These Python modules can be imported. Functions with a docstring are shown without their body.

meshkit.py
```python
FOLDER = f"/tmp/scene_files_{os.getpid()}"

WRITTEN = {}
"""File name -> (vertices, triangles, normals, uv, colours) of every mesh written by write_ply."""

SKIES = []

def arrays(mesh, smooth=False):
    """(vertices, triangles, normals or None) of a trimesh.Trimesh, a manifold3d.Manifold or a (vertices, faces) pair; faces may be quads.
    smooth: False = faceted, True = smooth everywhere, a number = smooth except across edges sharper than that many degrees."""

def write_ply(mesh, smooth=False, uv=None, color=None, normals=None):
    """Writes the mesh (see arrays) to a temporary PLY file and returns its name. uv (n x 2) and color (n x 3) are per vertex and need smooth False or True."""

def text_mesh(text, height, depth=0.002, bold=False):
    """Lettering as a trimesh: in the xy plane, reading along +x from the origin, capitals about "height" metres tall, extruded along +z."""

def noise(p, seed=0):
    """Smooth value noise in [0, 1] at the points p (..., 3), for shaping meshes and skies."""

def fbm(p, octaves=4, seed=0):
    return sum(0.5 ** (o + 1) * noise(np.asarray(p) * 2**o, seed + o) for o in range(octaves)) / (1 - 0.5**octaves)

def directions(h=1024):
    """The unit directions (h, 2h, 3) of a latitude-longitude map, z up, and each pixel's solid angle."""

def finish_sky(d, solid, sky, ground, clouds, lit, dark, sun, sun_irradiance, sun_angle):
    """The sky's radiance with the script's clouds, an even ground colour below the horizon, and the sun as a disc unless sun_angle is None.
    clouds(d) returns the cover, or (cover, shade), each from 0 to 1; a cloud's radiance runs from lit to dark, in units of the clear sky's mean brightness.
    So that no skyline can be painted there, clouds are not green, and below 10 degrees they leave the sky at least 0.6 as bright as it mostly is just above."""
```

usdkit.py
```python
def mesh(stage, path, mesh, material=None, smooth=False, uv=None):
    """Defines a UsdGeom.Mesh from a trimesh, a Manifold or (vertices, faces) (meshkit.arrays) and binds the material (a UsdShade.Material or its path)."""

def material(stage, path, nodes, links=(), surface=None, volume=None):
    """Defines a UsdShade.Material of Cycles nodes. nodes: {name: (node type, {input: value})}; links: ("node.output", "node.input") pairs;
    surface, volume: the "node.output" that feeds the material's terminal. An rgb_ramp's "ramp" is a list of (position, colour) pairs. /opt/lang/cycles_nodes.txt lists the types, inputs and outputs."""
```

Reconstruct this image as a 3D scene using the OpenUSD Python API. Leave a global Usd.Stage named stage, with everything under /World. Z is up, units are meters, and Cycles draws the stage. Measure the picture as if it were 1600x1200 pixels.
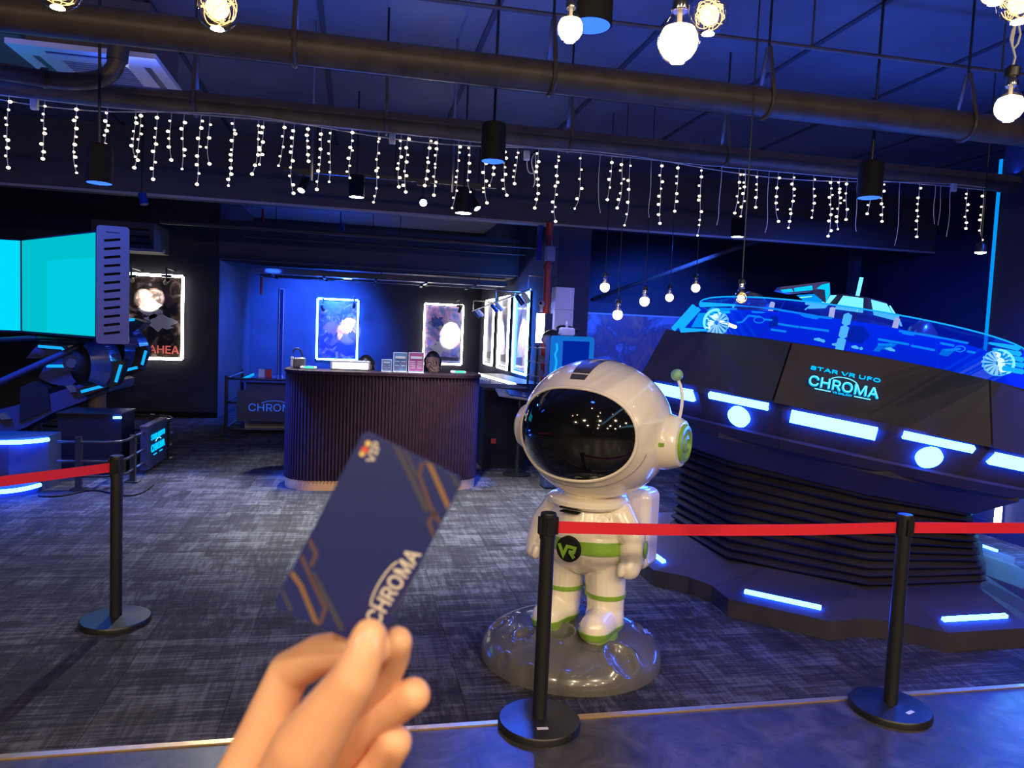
import math, random
import numpy as np
import trimesh, manifold3d
import shapely.geometry as sg
from shapely import affinity
from pxr import Usd, UsdGeom, UsdLux, Gf, Sdf, UsdShade
import usdkit, meshkit

random.seed(7); rng = np.random.default_rng(7)
stage = Usd.Stage.CreateInMemory()
UsdGeom.SetStageUpAxis(stage, UsdGeom.Tokens.z); UsdGeom.SetStageMetersPerUnit(stage, 1.0)
UsdGeom.Xform.Define(stage, '/World'); UsdGeom.Scope.Define(stage, '/World/Looks')
PI = math.pi

# ------------------------------------------------------------------ camera
F = 1150.0; PITCH, ROLL, YAW = map(math.radians, (3.9, 2.4, 12.0)); CAM = np.array([0, 0, 1.62])
FW = np.array([math.sin(YAW)*math.cos(PITCH), math.cos(YAW)*math.cos(PITCH), -math.sin(PITCH)])
_r = np.array([math.cos(YAW), -math.sin(YAW), 0]); _u = np.cross(_r, FW)
RT = _r*math.cos(ROLL)+_u*math.sin(ROLL); UP = -_r*math.sin(ROLL)+_u*math.cos(ROLL)
cam = UsdGeom.Camera.Define(stage, '/World/Camera')
cam.CreateHorizontalApertureAttr(36.0); cam.CreateVerticalApertureAttr(27.0)
cam.CreateFocalLengthAttr(36.0*F/1600); cam.CreateClippingRangeAttr(Gf.Vec2f(0.02, 200))
cam.CreateFStopAttr(11.0); cam.CreateFocusDistanceAttr(4.6); cam.CreateExposureAttr(0.0)
cam.AddTransformOp().Set(Gf.Matrix4d(*RT, 0, *UP, 0, *(-FW), 0, *CAM, 1))

def ray(px, py): return FW+RT*((px-800)/F)+UP*((600-py)/F)
def onz(px, py, z=0.0): d = ray(px, py); return CAM+d*((z-CAM[2])/d[2])
def ony(px, py, y): d = ray(px, py); return CAM+d*((y-CAM[1])/d[1])
def onx(px, py, x): d = ray(px, py); return CAM+d*((x-CAM[0])/d[0])
def cp(px, py, d): return CAM+ray(px, py)*d

# ------------------------------------------------------------------ lights
UsdGeom.Scope.Define(stage, '/World/Lights')
def light(kind, pos, aim, color, power, size=0.1, cone=None, soft=0.3):
    if cone: kind = 'sphere'          # a small lamp with a cone is a true spot
    n = f'/World/Lights/{kind}_{len(stage.GetPrimAtPath("/World/Lights").GetChildren()):03d}'
    L = {'disk': UsdLux.DiskLight, 'rect': UsdLux.RectLight, 'sphere': UsdLux.SphereLight}[kind].Define(stage, n)
    L.CreateColorAttr(Gf.Vec3f(*color)); L.CreateIntensityAttr(power)
    if kind == 'rect': L.CreateWidthAttr(size[0]); L.CreateHeightAttr(size[1])
    else: L.CreateRadiusAttr(size)
    if cone:
        s = UsdLux.ShapingAPI.Apply(L.GetPrim()); s.CreateShapingConeAngleAttr(cone); s.CreateShapingConeSoftnessAttr(soft)
    p, a = np.array(pos, float), np.array(aim, float); z = p-a; z /= np.linalg.norm(z)
    x = np.cross([0, 1, 0] if abs(z[2]) > .95 else [0, 0, 1], z); x /= np.linalg.norm(x); y = np.cross(z, x)
    L.AddTransformOp().Set(Gf.Matrix4d(*x, 0, *y, 0, *z, 0, *p, 1))
    return L
WARM, WHITE, BLUE = (1, .76, .50), (1, .93, .82), (.02, .10, 1)
# unseen mall downlights behind the photographer, placed to light the statue and hand
UNSEEN_MALL = [(-4.5, -1.6), (-2.2, -1.2), (0.2, -1.6), (2.6, -1.2), (5, -1.6), (-3.4, -4.5), (-.6, -4.2), (2, -4.5), (4.6, -4.2), (-1.8, -8), (1.4, -8), (4.2, -8)]
for i, (x, y) in enumerate(UNSEEN_MALL):
    light('disk', (x, y, 3.58), (x, y+.3, 0), WARM, 1220, .09)
# blue cylinder downlights over the play area
BLUE_CANS = [(922, 40, 2.62), (770, 252, 4.7), (155, 286, 4.6), (1358, 309, 4.9)]
# unseen blue floods, placed to wash hall and recess
for p, a, k, s in [((-.6, 15.0, 2.55), (-1.0, 17, 1.4), 48, .25), ((-.2, 13.9, 2.4), (-2.27, 14.0, .5), 44, .12), ((5.0, 10.4, 2.9), (5.4, 13, .9), 16, .25), ((1.7, 7.4, 3.3), (2.45, 5.0, .5), 34, .12),
                   ((-4.0, 7.2, 3.4), (-3.0, 8.4, 0), 20, .25), ((5.2, 4.0, 3.3), (4.6, 4.4, 0), 45, .2)]:
    light('disk', p, a, BLUE, k*26, s, cone=48, soft=.7)
light('disk', (4.6, 3.0, 3.2), (5.58, 4.4, 1.4), BLUE, 1100, .12, cone=26, soft=.6)  # unseen blue lamp, placed to light the right wall
for p in ((-2.2, 6.6, 3.0), (4.6, 8.6, 3.0), (6.6, 8.2, 3.2)): light('disk', p, (p[0], p[1]+.6, 0), BLUE, 170, .2)  # unseen blue lamps, placed for ambient blue on floor and lower walls
# unseen blue spots, placed to light the two rounded ends of the counter
light('disk', (-1.9, 6.5, 1.9), (-.72, 7.62, .6), BLUE, 11000, .06, cone=14, soft=.5)
light('disk', (2.6, 6.5, 1.9), (1.31, 7.62, .6), BLUE, 11000, .06, cone=14, soft=.5)
# unseen blue uplights, placed to tint the ceiling, pipes and air conditioner
light('disk', (3.5, 4.75, 1.95), (2.9, 4.5, 3.9), BLUE, 5, .7)  # unseen lamp above the ship's deck, strengthening its upward glow
light('disk', (-3.0, 5.0, 2.9), (-1.9, 5.9, 3.5), BLUE, 16, .25)  # unseen lamp, placed to light the air conditioner and left ceiling
light('rect', (2.6, 4.22, 3.21), (2.6, 4.22, 3.9), BLUE, 27, (8.5, .04))  # added fill strip above the front pipe, lighting the ceiling
light('rect', (2.2, 5.5, 3.2), (2.2, 5.5, 3.9), BLUE, 20, (8, .04))  # added fill strip above the second pipe, same purpose
# unseen blue and cyan lamps, placed to light the floor at the right
light('disk', (4.1, 2.3, 3.8), (4.1, 2.1, 0), BLUE, 600, .08, cone=22, soft=.8)
light('disk', (5.5, 5.0, .5), (4.2, 3.9, .1), (.06, .4, 1), 420, .06)
# ------------------------------------------------------------------ helpers
M4 = {}
COUNT = {}
def numbered(parent, name):
    k = (parent, name); n = COUNT.get(k, -1)+1; COUNT[k] = n
    return name if n == 0 else f'{name}_{n:03d}'
def tag(prim, label=None, cat=None, group=None, kind=None):
    for k, v in (('label', label), ('category', cat), ('group', group), ('kind', kind)):
        if v: prim.SetCustomDataByKey(k, v)
def mat4(loc=(0, 0, 0), rotz=0.0):
    m = trimesh.transformations.rotation_matrix(rotz, [0, 0, 1]); m[:3, 3] = loc; return m
def thing(name, label=None, cat=None, loc=(0, 0, 0), rotz=0.0, group=None, kind=None, m=None):
    path = '/World/'+numbered('', name); x = UsdGeom.Xform.Define(stage, path)
    m = mat4(loc, rotz) if m is None else m
    x.AddTransformOp().Set(Gf.Matrix4d(*m.T.ravel())); M4[path] = m
    tag(x.GetPrim(), label, cat, group, kind); return path
def arr(mesh):
    v, f, _ = meshkit.arrays(mesh); return v, f
def join(*ms):
    vs, fs, n = [], [], 0
    for m in ms:
        v, f = arr(m); vs.append(v); fs.append(f+n); n += len(v)
    return trimesh.Trimesh(np.vstack(vs), np.vstack(fs), process=False)
def tf(mesh, m):
    v, f = arr(mesh); return trimesh.Trimesh(v@m[:3, :3].T+m[:3, 3], f, process=False)
def part(name, mesh, mat, parent, world=False, smooth=False, label=None, kind=None):
    """one Mesh below a thing or a part; world=True: the mesh is given in world space."""
    path = parent+'/'+numbered(parent, name)
    root = '/'.join(path.split('/')[:3])
    if world: mesh = tf(mesh, np.linalg.inv(M4[root]))
    usdkit.mesh(stage, path, mesh, mat, smooth); 
    tag(stage.GetPrimAtPath(path), label, None, None, kind); return path
def solo(name, mesh, mat, label=None, cat=None, group=None, kind=None, smooth=False):
    path = '/World/'+numbered('', name); usdkit.mesh(stage, path, mesh, mat, smooth); M4[path] = np.eye(4)
    tag(stage.GetPrimAtPath(path), label, cat, group, kind); return path
def dup(src, label=None, loc=None, rotz=0.0, m=None):
    name = src.split('/')[-1]
    if name[-4:-3] == '_' and name[-3:].isdigit(): name = name[:-4]
    path = '/World/'+numbered('', name); x = UsdGeom.Xform.Define(stage, path); p = x.GetPrim()
    m = mat4(loc, rotz) if m is None else m
    p.GetReferences().AddInternalReference(Sdf.Path(src)); p.SetInstanceable(True)
    UsdGeom.Xformable(p).MakeMatrixXform().Set(Gf.Matrix4d(*m.T.ravel())); M4[path] = m
    if label: p.SetCustomDataByKey('label', label)
    return path
# shapes
def box(c, s, rz=0.0, b=0.0):
    if b: m = rbox(s, b)
    else: m = trimesh.creation.box(s)
    return tf(m, mat4(c, rz))
def rbox(s, r, n=8):
    h = np.array(s)/2-r
    pts = [manifold3d.Manifold.sphere(r, n*2).translate([sx*h[0], sy*h[1], sz*h[2]]) for sx in (-1, 1) for sy in (-1, 1) for sz in (-1, 1)]
    return manifold3d.Manifold.batch_hull(pts)
def bx(x0, x1, y0, y1, z0, z1): return box(((x0+x1)/2, (y0+y1)/2, (z0+z1)/2), (abs(x1-x0), abs(y1-y0), abs(z1-z0)))
def frame_of(d):
    d = np.asarray(d, float); d = d/np.linalg.norm(d)
    a = np.array([0, 0, 1.0]) if abs(d[2]) < .9 else np.array([1.0, 0, 0])
    u = np.cross(a, d); u /= np.linalg.norm(u); return u, np.cross(d, u), d
def tube(path, r, n=10, cap=True):
    P = np.asarray(path, float); k = len(P); R = np.broadcast_to(r, (k,))
    T = np.gradient(P, axis=0) if k > 2 else np.repeat((P[1:]-P[:1]), 2, 0)
    u, v, _ = frame_of(T[0]); ang = np.arange(n)*2*PI/n; V = []
    for i in range(k):
        t = T[i]/np.linalg.norm(T[i]); u = u-t*(u@t); u /= np.linalg.norm(u); v = np.cross(t, u)
        V.append(P[i]+R[i]*(np.cos(ang)[:, None]*u+np.sin(ang)[:, None]*v))
    V = np.vstack(V); Fc = []
    for i in range(k-1):
        for j in range(n):
            a, b = i*n+j, i*n+(j+1) % n; Fc += [[a, b, b+n], [a, b+n, a+n]]
    if cap:
        V = np.vstack([V, P[0], P[-1]]); c0, c1 = len(V)-2, len(V)-1
        for j in range(n):
            Fc += [[c0, (j+1) % n, j], [c1, (k-1)*n+j, (k-1)*n+(j+1) % n]]
    return trimesh.Trimesh(V, Fc, process=False)
def cyl(p0, p1, r, n=20): return tube([p0, p1], r, n)
def lathe(prof, n=32, axis_m=None, sx=1.0, sy=1.0):
    """profile [(r, z)...] from the bottom to the top round z"""
    P = np.array(prof, float); k = len(P); ang = np.arange(n)*2*PI/n
    V = np.stack([np.outer(P[:, 0], np.cos(ang))*sx, np.outer(P[:, 0], np.sin(ang))*sy, np.repeat(P[:, 1:2], n, 1)], -1).reshape(-1, 3)
    Fc = []
    for i in range(k-1):
        for j in range(n):
            a, b = i*n+j, i*n+(j+1) % n; Fc += [[a, b, b+n], [a, b+n, a+n]]
    V = np.vstack([V, [0, 0, P[0, 1]], [0, 0, P[-1, 1]]]); c0, c1 = len(V)-2, len(V)-1
    for j in range(n):
        Fc += [[c0, (j+1) % n, j], [c1, (k-1)*n+j, (k-1)*n+(j+1) % n]]
    m = trimesh.Trimesh(V, Fc, process=False)
    return m if axis_m is None else tf(m, axis_m)
def prism(poly, h, m=None):
    g = poly if hasattr(poly, 'exterior') else sg.Polygon(poly)
    e = trimesh.creation.extrude_polygon(g, h, engine='earcut'); return e if m is None else tf(e, m)
def basis(o, x, y, z=None):
    x = np.asarray(x, float); y = np.asarray(y, float); x = x/np.linalg.norm(x)
    z = np.cross(x, y) if z is None else np.asarray(z, float); z = z/np.linalg.norm(z); y = np.cross(z, x)
    m = np.eye(4); m[:3, 0], m[:3, 1], m[:3, 2], m[:3, 3] = x, y, z, o; return m
def text(s, h, depth, bold=True, center=True, stretch=1.0):
    t = meshkit.text_mesh(s, h, depth, bold); t.vertices[:, 0] *= stretch
    if center: t.vertices[:, 0] -= t.bounds[:, 0].mean(); t.vertices[:, 1] -= t.bounds[:, 1].mean()
    return t
def ball(c, r, sub=3): 
    s = trimesh.creation.icosphere(sub, 1.0); s.vertices = s.vertices*np.broadcast_to(r, 3)+np.asarray(c); return s
def ring_loft(rings, close_top=True, close_bot=True):
    """rings: list of (n,3) arrays with the same n"""
    n = len(rings[0]); V = np.vstack(rings); Fc = []
    for i in range(len(rings)-1):
        for j in range(n):
            a, b = i*n+j, i*n+(j+1) % n; Fc += [[a, b, b+n], [a, b+n, a+n]]
    for on, i, flip in ((close_bot, 0, True), (close_top, len(rings)-1, False)):
        if on:
            V = np.vstack([V, rings[i].mean(0)]); c = len(V)-1
            for j in range(n):
                f = [c, i*n+j, i*n+(j+1) % n]; Fc.append(f[::-1] if flip else f)
    return trimesh.Trimesh(V, Fc, process=False)
def blob(bones, edge=.01, it=12, lamb=.5, seg=24):
    """bones: ((p, r), (q, s)); one smooth surface round them all"""
    ms = []
    for (p, r), (q, s) in bones:
        ms.append(manifold3d.Manifold.batch_hull([manifold3d.Manifold.sphere(r, seg).translate(list(map(float, p))), manifold3d.Manifold.sphere(s, seg).translate(list(map(float, q)))]))
    m = manifold3d.Manifold.batch_boolean(ms, manifold3d.OpType.Add).refine_to_length(edge)
    v, f = arr(m); t = trimesh.Trimesh(v, f, process=True)
    if it: trimesh.smoothing.filter_taubin(t, lamb=lamb, nu=.53, iterations=it)
    return t

# ------------------------------------------------------------------ materials
MATS = {}
def mk(name, nodes, links, surface): 
    MATS[name] = usdkit.material(stage, '/World/Looks/'+name, nodes, links, surface=surface); return MATS[name]
def plain(name, c, rough=.5, metal=0.0, coat=0.0, var=0.0, scale=6.0, bump=0.0, spec=.5, **kw):
    p = dict(base_color=c, roughness=rough, metallic=metal, coat_weight=coat, coat_roughness=.05, specular_ior_level=spec, **kw)
    nodes, links = {'p': ('principled_bsdf', p)}, []
    if var or bump:
        nodes |= {'g': ('geometry', {}), 'n': ('noise_texture', {'scale': scale, 'detail': 5.0})}; links.append(('g.position', 'n.vector'))
    if var:
        lo, hi = [max(0, x*(1-var)) for x in c], [min(1, x*(1+var)) for x in c]
        nodes['r'] = ('rgb_ramp', {'ramp': [(.3, lo), (.7, hi)]}); links += [('n.fac', 'r.fac'), ('r.color', 'p.base_color')]
    if bump:
        nodes['b'] = ('bump', {'strength': bump, 'distance': .01}); links += [('n.fac', 'b.height'), ('b.normal', 'p.normal')]
    return mk(name, nodes, links, 'p.BSDF')
def glow(name, c, k): return mk(name, {'e': ('emission', {'color': c, 'strength': k})}, [], 'e.emission')

plain('wall_paint', (.03, .031, .045), .75, var=.25, scale=1.5)
plain('ceiling_paint', (.16, .16, .18), .6, var=.2, scale=1.2)
plain('ceiling_seam', (.06, .06, .07), .8)
plain('beam_paint', (.06, .06, .07), .7, var=.2, scale=1.5)
plain('black_metal', (.012, .012, .013), .38, spec=.5)
plain('black_matte', (.012, .012, .014), .7, spec=.15)
plain('pipe_paint', (.075, .06, .048), .45, var=.25, scale=9)
plain('steel', (.55, .55, .56), .25, 1.0)
plain('chrome', (.8, .8, .8), .12, 1.0)
plain('brass_trim', (.72, .47, .2), .35, .8)
plain('white_plastic', (.75, .74, .72), .35, coat=.2)
plain('white_gloss', (.9, .82, .68), .2, coat=.8)
plain('visor_black', (.004, .004, .006), .06, coat=1.0)
plain('dark_grey_gloss', (.06, .055, .055), .3, coat=.4)
plain('green_paint', (.22, .42, .04), .35, coat=.4)
plain('green_ball', (.25, .5, .3), .3, coat=.4)
plain('moon_grey', (.115, .11, .105), .22, coat=.8, var=.12, scale=5)
plain('ship_black', (.042, .036, .05), .7, var=.1, scale=3, spec=.1)
plain('bellows_fabric', (.024, .02, .027), .8, bump=.3, scale=40, spec=.1)
plain('red_belt', (.7, .008, .035), .6)
plain('red_pipe', (.4, .035, .02), .4)
plain('skin', (.64, .32, .19), .48, var=.06, scale=45, subsurface_weight=.35, subsurface_scale=.008, subsurface_radius=(1, .3, .15))
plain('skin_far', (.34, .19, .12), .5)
plain('nail', (.66, .33, .24), .3)
plain('hair', (.012, .01, .01), .45)
plain('shirt_dark', (.02, .02, .025), .8)
plain('lip', (.4, .16, .13), .5)
plain('walnut_slat', (.018, .0075, .0125), .6, var=.25, scale=14, spec=.12)
plain('copper', (.7, .36, .15), .3, .6)
plain('navy_wall', (.016, .02, .06), .75, var=.2, scale=1.5)
plain('glossy_blue', (.012, .05, .3), .18, coat=.8)
plain('dark_blue', (.02, .03, .08), .45)
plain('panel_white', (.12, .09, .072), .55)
plain('grey_box', (.3, .3, .32), .5)
plain('paper_white', (.62, .62, .62), .6)
plain('paper_blue', (.08, .2, .34), .5)
plain('paper_pink', (.34, .07, .2), .5)
plain('acrylic_edge', (.6, .65, .75), .2)
plain('card_navy', (.006, .012, .095), .42, coat=.1)
plain('card_gold', (.24, .14, .07), .4, .5)
plain('card_bronze', (.1, .06, .07), .4, .4)
plain('card_silver', (.55, .5, .45), .4, .2)
plain('card_grey', (.035, .035, .06), .4)
plain('emblem_red', (.45, .07, .04), .4)
plain('emblem_gold', (.55, .4, .12), .4)
plain('cord_white', (.6, .6, .62), .5)
plain('sticker_red', (.6, .03, .02), .5)
plain('rail_black', (.02, .02, .022), .3, coat=.3)
plain('orange_letter', (.8, .16, .1), .5, emission_color=(1, .2, .12), emission_strength=.35)  # low emission paints a glow into the printed letters
glow('led_white', (.9, .95, 1), 14); glow('neon_white', (1, .93, .78), 7); glow('neon_blue', (.03, .16, 1), 34)
glow('led_blue', (.012, .085, 1), 60); glow('led_cyan', (.008, .38, 1), 1.15); glow('led_cyan_soft', (.0, .3, .95), 1.0)
glow('letter_cyan', (.0, .42, 1), 1.5); glow('letter_core', (.17, .72, 1), 1.3); glow('deck_blue', (.0, .035, 1), .9)
glow('bulb_glow', (1, .7, .36), 4.0); glow('bulb_soft', (1, .7, .36), 3.0); glow('filament', (1, .52, .14), 4.5); glow('fairy', (1, .78, .5), 2.6); glow('rod_glow', (1, .75, .7), 1.1); glow('blade_glow', (.6, 1, 1), 1.2); glow('strip_blue', (.005, .03, .6), .5); glow('letter_blue', (.03, .12, .8), .8); glow('screen_light', (0, .6, .75), 1.0)
glow('can_blue', (.03, .12, 1), 2.4); glow('can_white', (1, .95, .9), 14); glow('spot_white', (.95, 1, .93), 60)
glow('monitor_white', (.9, .95, 1), 3); glow('screen_teal', (0, .52, .62), 1.0); glow('screen_cyan', (0, .72, 1), 1.0)
glow('kiosk_screen', (.0, .03, .55), .6); glow('kiosk_frame', (.01, .22, .9), .7); glow('green_led', (.1, 1, .6), 1.2); glow('warm_spot', (1, .8, .5), 30)
def pane(name, tint, gloss, k, haze=None):
    """a thin pane: clear, with a sheen that grows towards grazing view, and a little coloured haze inside the sheet"""
    n = {'w': ('layer_weight', {'blend': .5}), 'pw': ('math', {'math_type': 'power', 'value2': 4.0}), 'ma': ('math', {'math_type': 'multiply_add', 'value2': k, 'value3': .03}),
         't': ('transparent_bsdf', {'color': tint}), 'g': ('glossy_bsdf', {'roughness': .04, 'color': gloss}), 'm': ('mix_closure', {})}
    l = [('w.facing', 'pw.value1'), ('pw.value', 'ma.value1'), ('ma.value', 'm.fac'), ('t.BSDF', 'm.closure1'), ('g.BSDF', 'm.closure2')]
    if haze:
        n |= {'d': ('translucent_bsdf', {'color': haze}), 'm2': ('mix_closure', {'fac': .16})}; l += [('m.closure', 'm2.closure1'), ('d.BSDF', 'm2.closure2')]
    mk(name, n, l, 'm2.closure' if haze else 'm.closure')
pane('clear_glass', (.98, .97, .95), (1, 1, 1), .5); pane('blue_acrylic', (.72, .86, 1), (.7, .85, 1), .45, (.03, .15, .9))
def carpet(name, sx, sy):
    nodes = {'g': ('geometry', {}), 'o': ('object_info', {}), 'mp': ('mapping', {'scale': (sx, sy, 1)}), 'mp2': ('mapping', {'scale': (sy*.7, sx*.9, 1)}),
        'off': ('math', {'math_type': 'multiply', 'value2': 37.0}), 'n': ('noise_texture', {'dimensions': '4D', 'scale': 1.0, 'detail': 6.0, 'roughness': .68}),
        'n2': ('noise_texture', {'dimensions': '4D', 'scale': 1.0, 'detail': 4.0, 'roughness': .6}), 'fz': ('noise_texture', {'scale': 330.0, 'detail': 1.0}), 'mp3': ('mapping', {'rotation': (0, 0, PI/2)}),
        'b1': ('brick_texture', {'color1': (0, 0, 0), 'color2': (1, 1, 1), 'mortar': (.5, .5, .5), 'mortar_size': 0.0, 'scale': 1.0, 'brick_width': .31, 'row_height': .083, 'offset': .37}),
        'b2': ('brick_texture', {'color1': (0, 0, 0), 'color2': (1, 1, 1), 'mortar': (.5, .5, .5), 'mortar_size': 0.0, 'scale': 1.0, 'brick_width': .42, 'row_height': .1, 'offset': .61}),
        'a1': ('math', {'math_type': 'multiply_add', 'value2': .85, 'value3': 0.0}), 'a2': ('math', {'math_type': 'multiply_add', 'value2': .5}), 'a3': ('math', {'math_type': 'multiply_add', 'value2': .15}),
        'a4': ('math', {'math_type': 'multiply_add', 'value2': .12}), 'a5': ('math', {'math_type': 'multiply_add', 'value2': .08}),
        'r': ('rgb_ramp', {'ramp': [(.62, (.02, .018, .02)), (.82, (.034, .031, .034)), (.94, (.065, .062, .066)), (1.06, (.12, .118, .122))]}),
        'b': ('bump', {'strength': .4, 'distance': .004}), 'p': ('principled_bsdf', {'roughness': .95, 'specular_ior_level': .1})}
    links = [('g.position', 'mp.vector'), ('mp.vector', 'n.vector'), ('o.random', 'off.value1'), ('off.value', 'n.w'), ('g.position', 'mp2.vector'), ('mp2.vector', 'n2.vector'), ('off.value', 'n2.w'),
        ('g.position', 'b1.vector'), ('g.position', 'mp3.vector'), ('mp3.vector', 'b2.vector'), ('n.fac', 'a1.value1'), ('n2.fac', 'a2.value1'), ('a1.value', 'a2.value3'), ('b1.color', 'a3.value1'), ('a2.value', 'a3.value3'),
        ('b2.color', 'a4.value1'), ('a3.value', 'a4.value3'), ('o.random', 'a5.value1'), ('a4.value', 'a5.value3'), ('a5.value', 'r.fac'), ('r.color', 'p.base_color'),
        ('g.position', 'fz.vector'), ('fz.fac', 'b.height'), ('b.normal', 'p.normal')]
    mk(name, nodes, links, 'p.BSDF')
carpet('carpet_x', 4.0, 60.0); carpet('carpet_y', 34.0, 7.0)
mk('slate_vinyl', {'g': ('geometry', {}), 'n': ('noise_texture', {'scale': 5.0, 'detail': 8.0, 'roughness': .7, 'distortion': .8}), 'r': ('rgb_ramp', {'ramp': [(.3, (.02, .019, .02)), (.5, (.05, .046, .045)), (.72, (.11, .1, .095))]}),
    'p': ('principled_bsdf', {'roughness': .38, 'specular_ior_level': .3})}, [('g.position', 'n.vector'), ('n.fac', 'r.fac'), ('r.color', 'p.base_color')], 'p.BSDF')
def artwork(name, stops, scale, dist=1.2):
    mk(name, {'g': ('geometry', {}), 'n': ('noise_texture', {'scale': scale, 'detail': 5.0, 'roughness': .6, 'distortion': dist}), 'r': ('rgb_ramp', {'ramp': stops}), 'p': ('principled_bsdf', {'roughness': .35, 'coat_weight': .3})},
       [('g.position', 'n.vector'), ('n.fac', 'r.fac'), ('r.color', 'p.base_color')], 'p.BSDF')
artwork('art_embers', [(.32, (.01, .009, .01)), (.48, (.02, .015, .016)), (.56, (.1, .05, .035)), (.63, (.3, .25, .22)), (.72, (.04, .025, .025))], 4.2)
artwork('art_galaxy', [(.3, (.005, .012, .07)), (.48, (.01, .03, .16)), (.58, (.22, .08, .16)), (.66, (.5, .3, .3)), (.74, (.03, .06, .3))], 4.5)
artwork('art_bluepink', [(.3, (.05, .05, .25)), (.45, (.2, .25, .6)), (.55, (.7, .35, .65)), (.65, (.75, .75, .85)), (.75, (.1, .1, .3))], 3.0)
artwork('art_pale', [(.3, (.4, .42, .5)), (.5, (.75, .75, .78)), (.62, (.3, .35, .5)), (.7, (.8, .8, .8))], 4.0)
artwork('art_teal', [(.3, (.02, .2, .4)), (.48, (.6, .7, .75)), (.58, (.7, .35, .3)), (.68, (.1, .3, .5))], 4.0)
artwork('mural_print', [(.3, (.09, .12, .22)), (.42, (.16, .2, .28)), (.5, (.07, .055, .09)), (.6, (.22, .09, .09)), (.72, (.3, .16, .1))], 1.3)
# ================================================================== SETTING
XL, XR, YB, YF, ZC = -7.0, 8.5, 17.0, -11.0, 3.9
fl = thing('floor', kind='structure')
part('vinyl_floor', bx(XL, XR, YF, 2.885, -.06, 0), MATS['slate_vinyl'], fl)
part('carpet_backing', bx(XL, XR, 2.915, YB, -.06, -.004), MATS['black_matte'], fl)
tiles = []
for i in range(int((XR-XL)/.5)+1):
    for j in range(int((YB-2.92)/.5)+1):
        x0, y0 = XL+i*.5, 2.92+j*.5
        c = np.array([x0+.25, y0+.25, 0]); v = c-CAM; dd = v@FW
        seen = dd > .5 and abs(v@RT)/dd < .78
        tiles.append((np.hypot(v[0], v[1]) if seen else 99+np.hypot(v[0], v[1]), x0, y0, (i+j) % 2))
tiles.sort(); rest = {0: [], 1: []}
for k, (d, x0, y0, s) in enumerate(tiles):
    m = bx(x0+.0012, min(x0+.4988, XR), y0+.0012, min(y0+.4988, YB), -.004, rng.uniform(-.0006, .0006))
    s = int(rng.random() < .3)
    if k < 290: part('carpet_tile', m, MATS['carpet_y' if s else 'carpet_x'], fl)
    else: rest[s].append(m)
for s in (0, 1): part('far_carpet_tiles', join(*rest[s]), MATS['carpet_y' if s else 'carpet_x'], fl, kind='stuff')
solo('trim_1', join(bx(XL, XR, 2.885, 2.915, -.02, .006)), MATS['brass_trim'], kind='structure')

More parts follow.
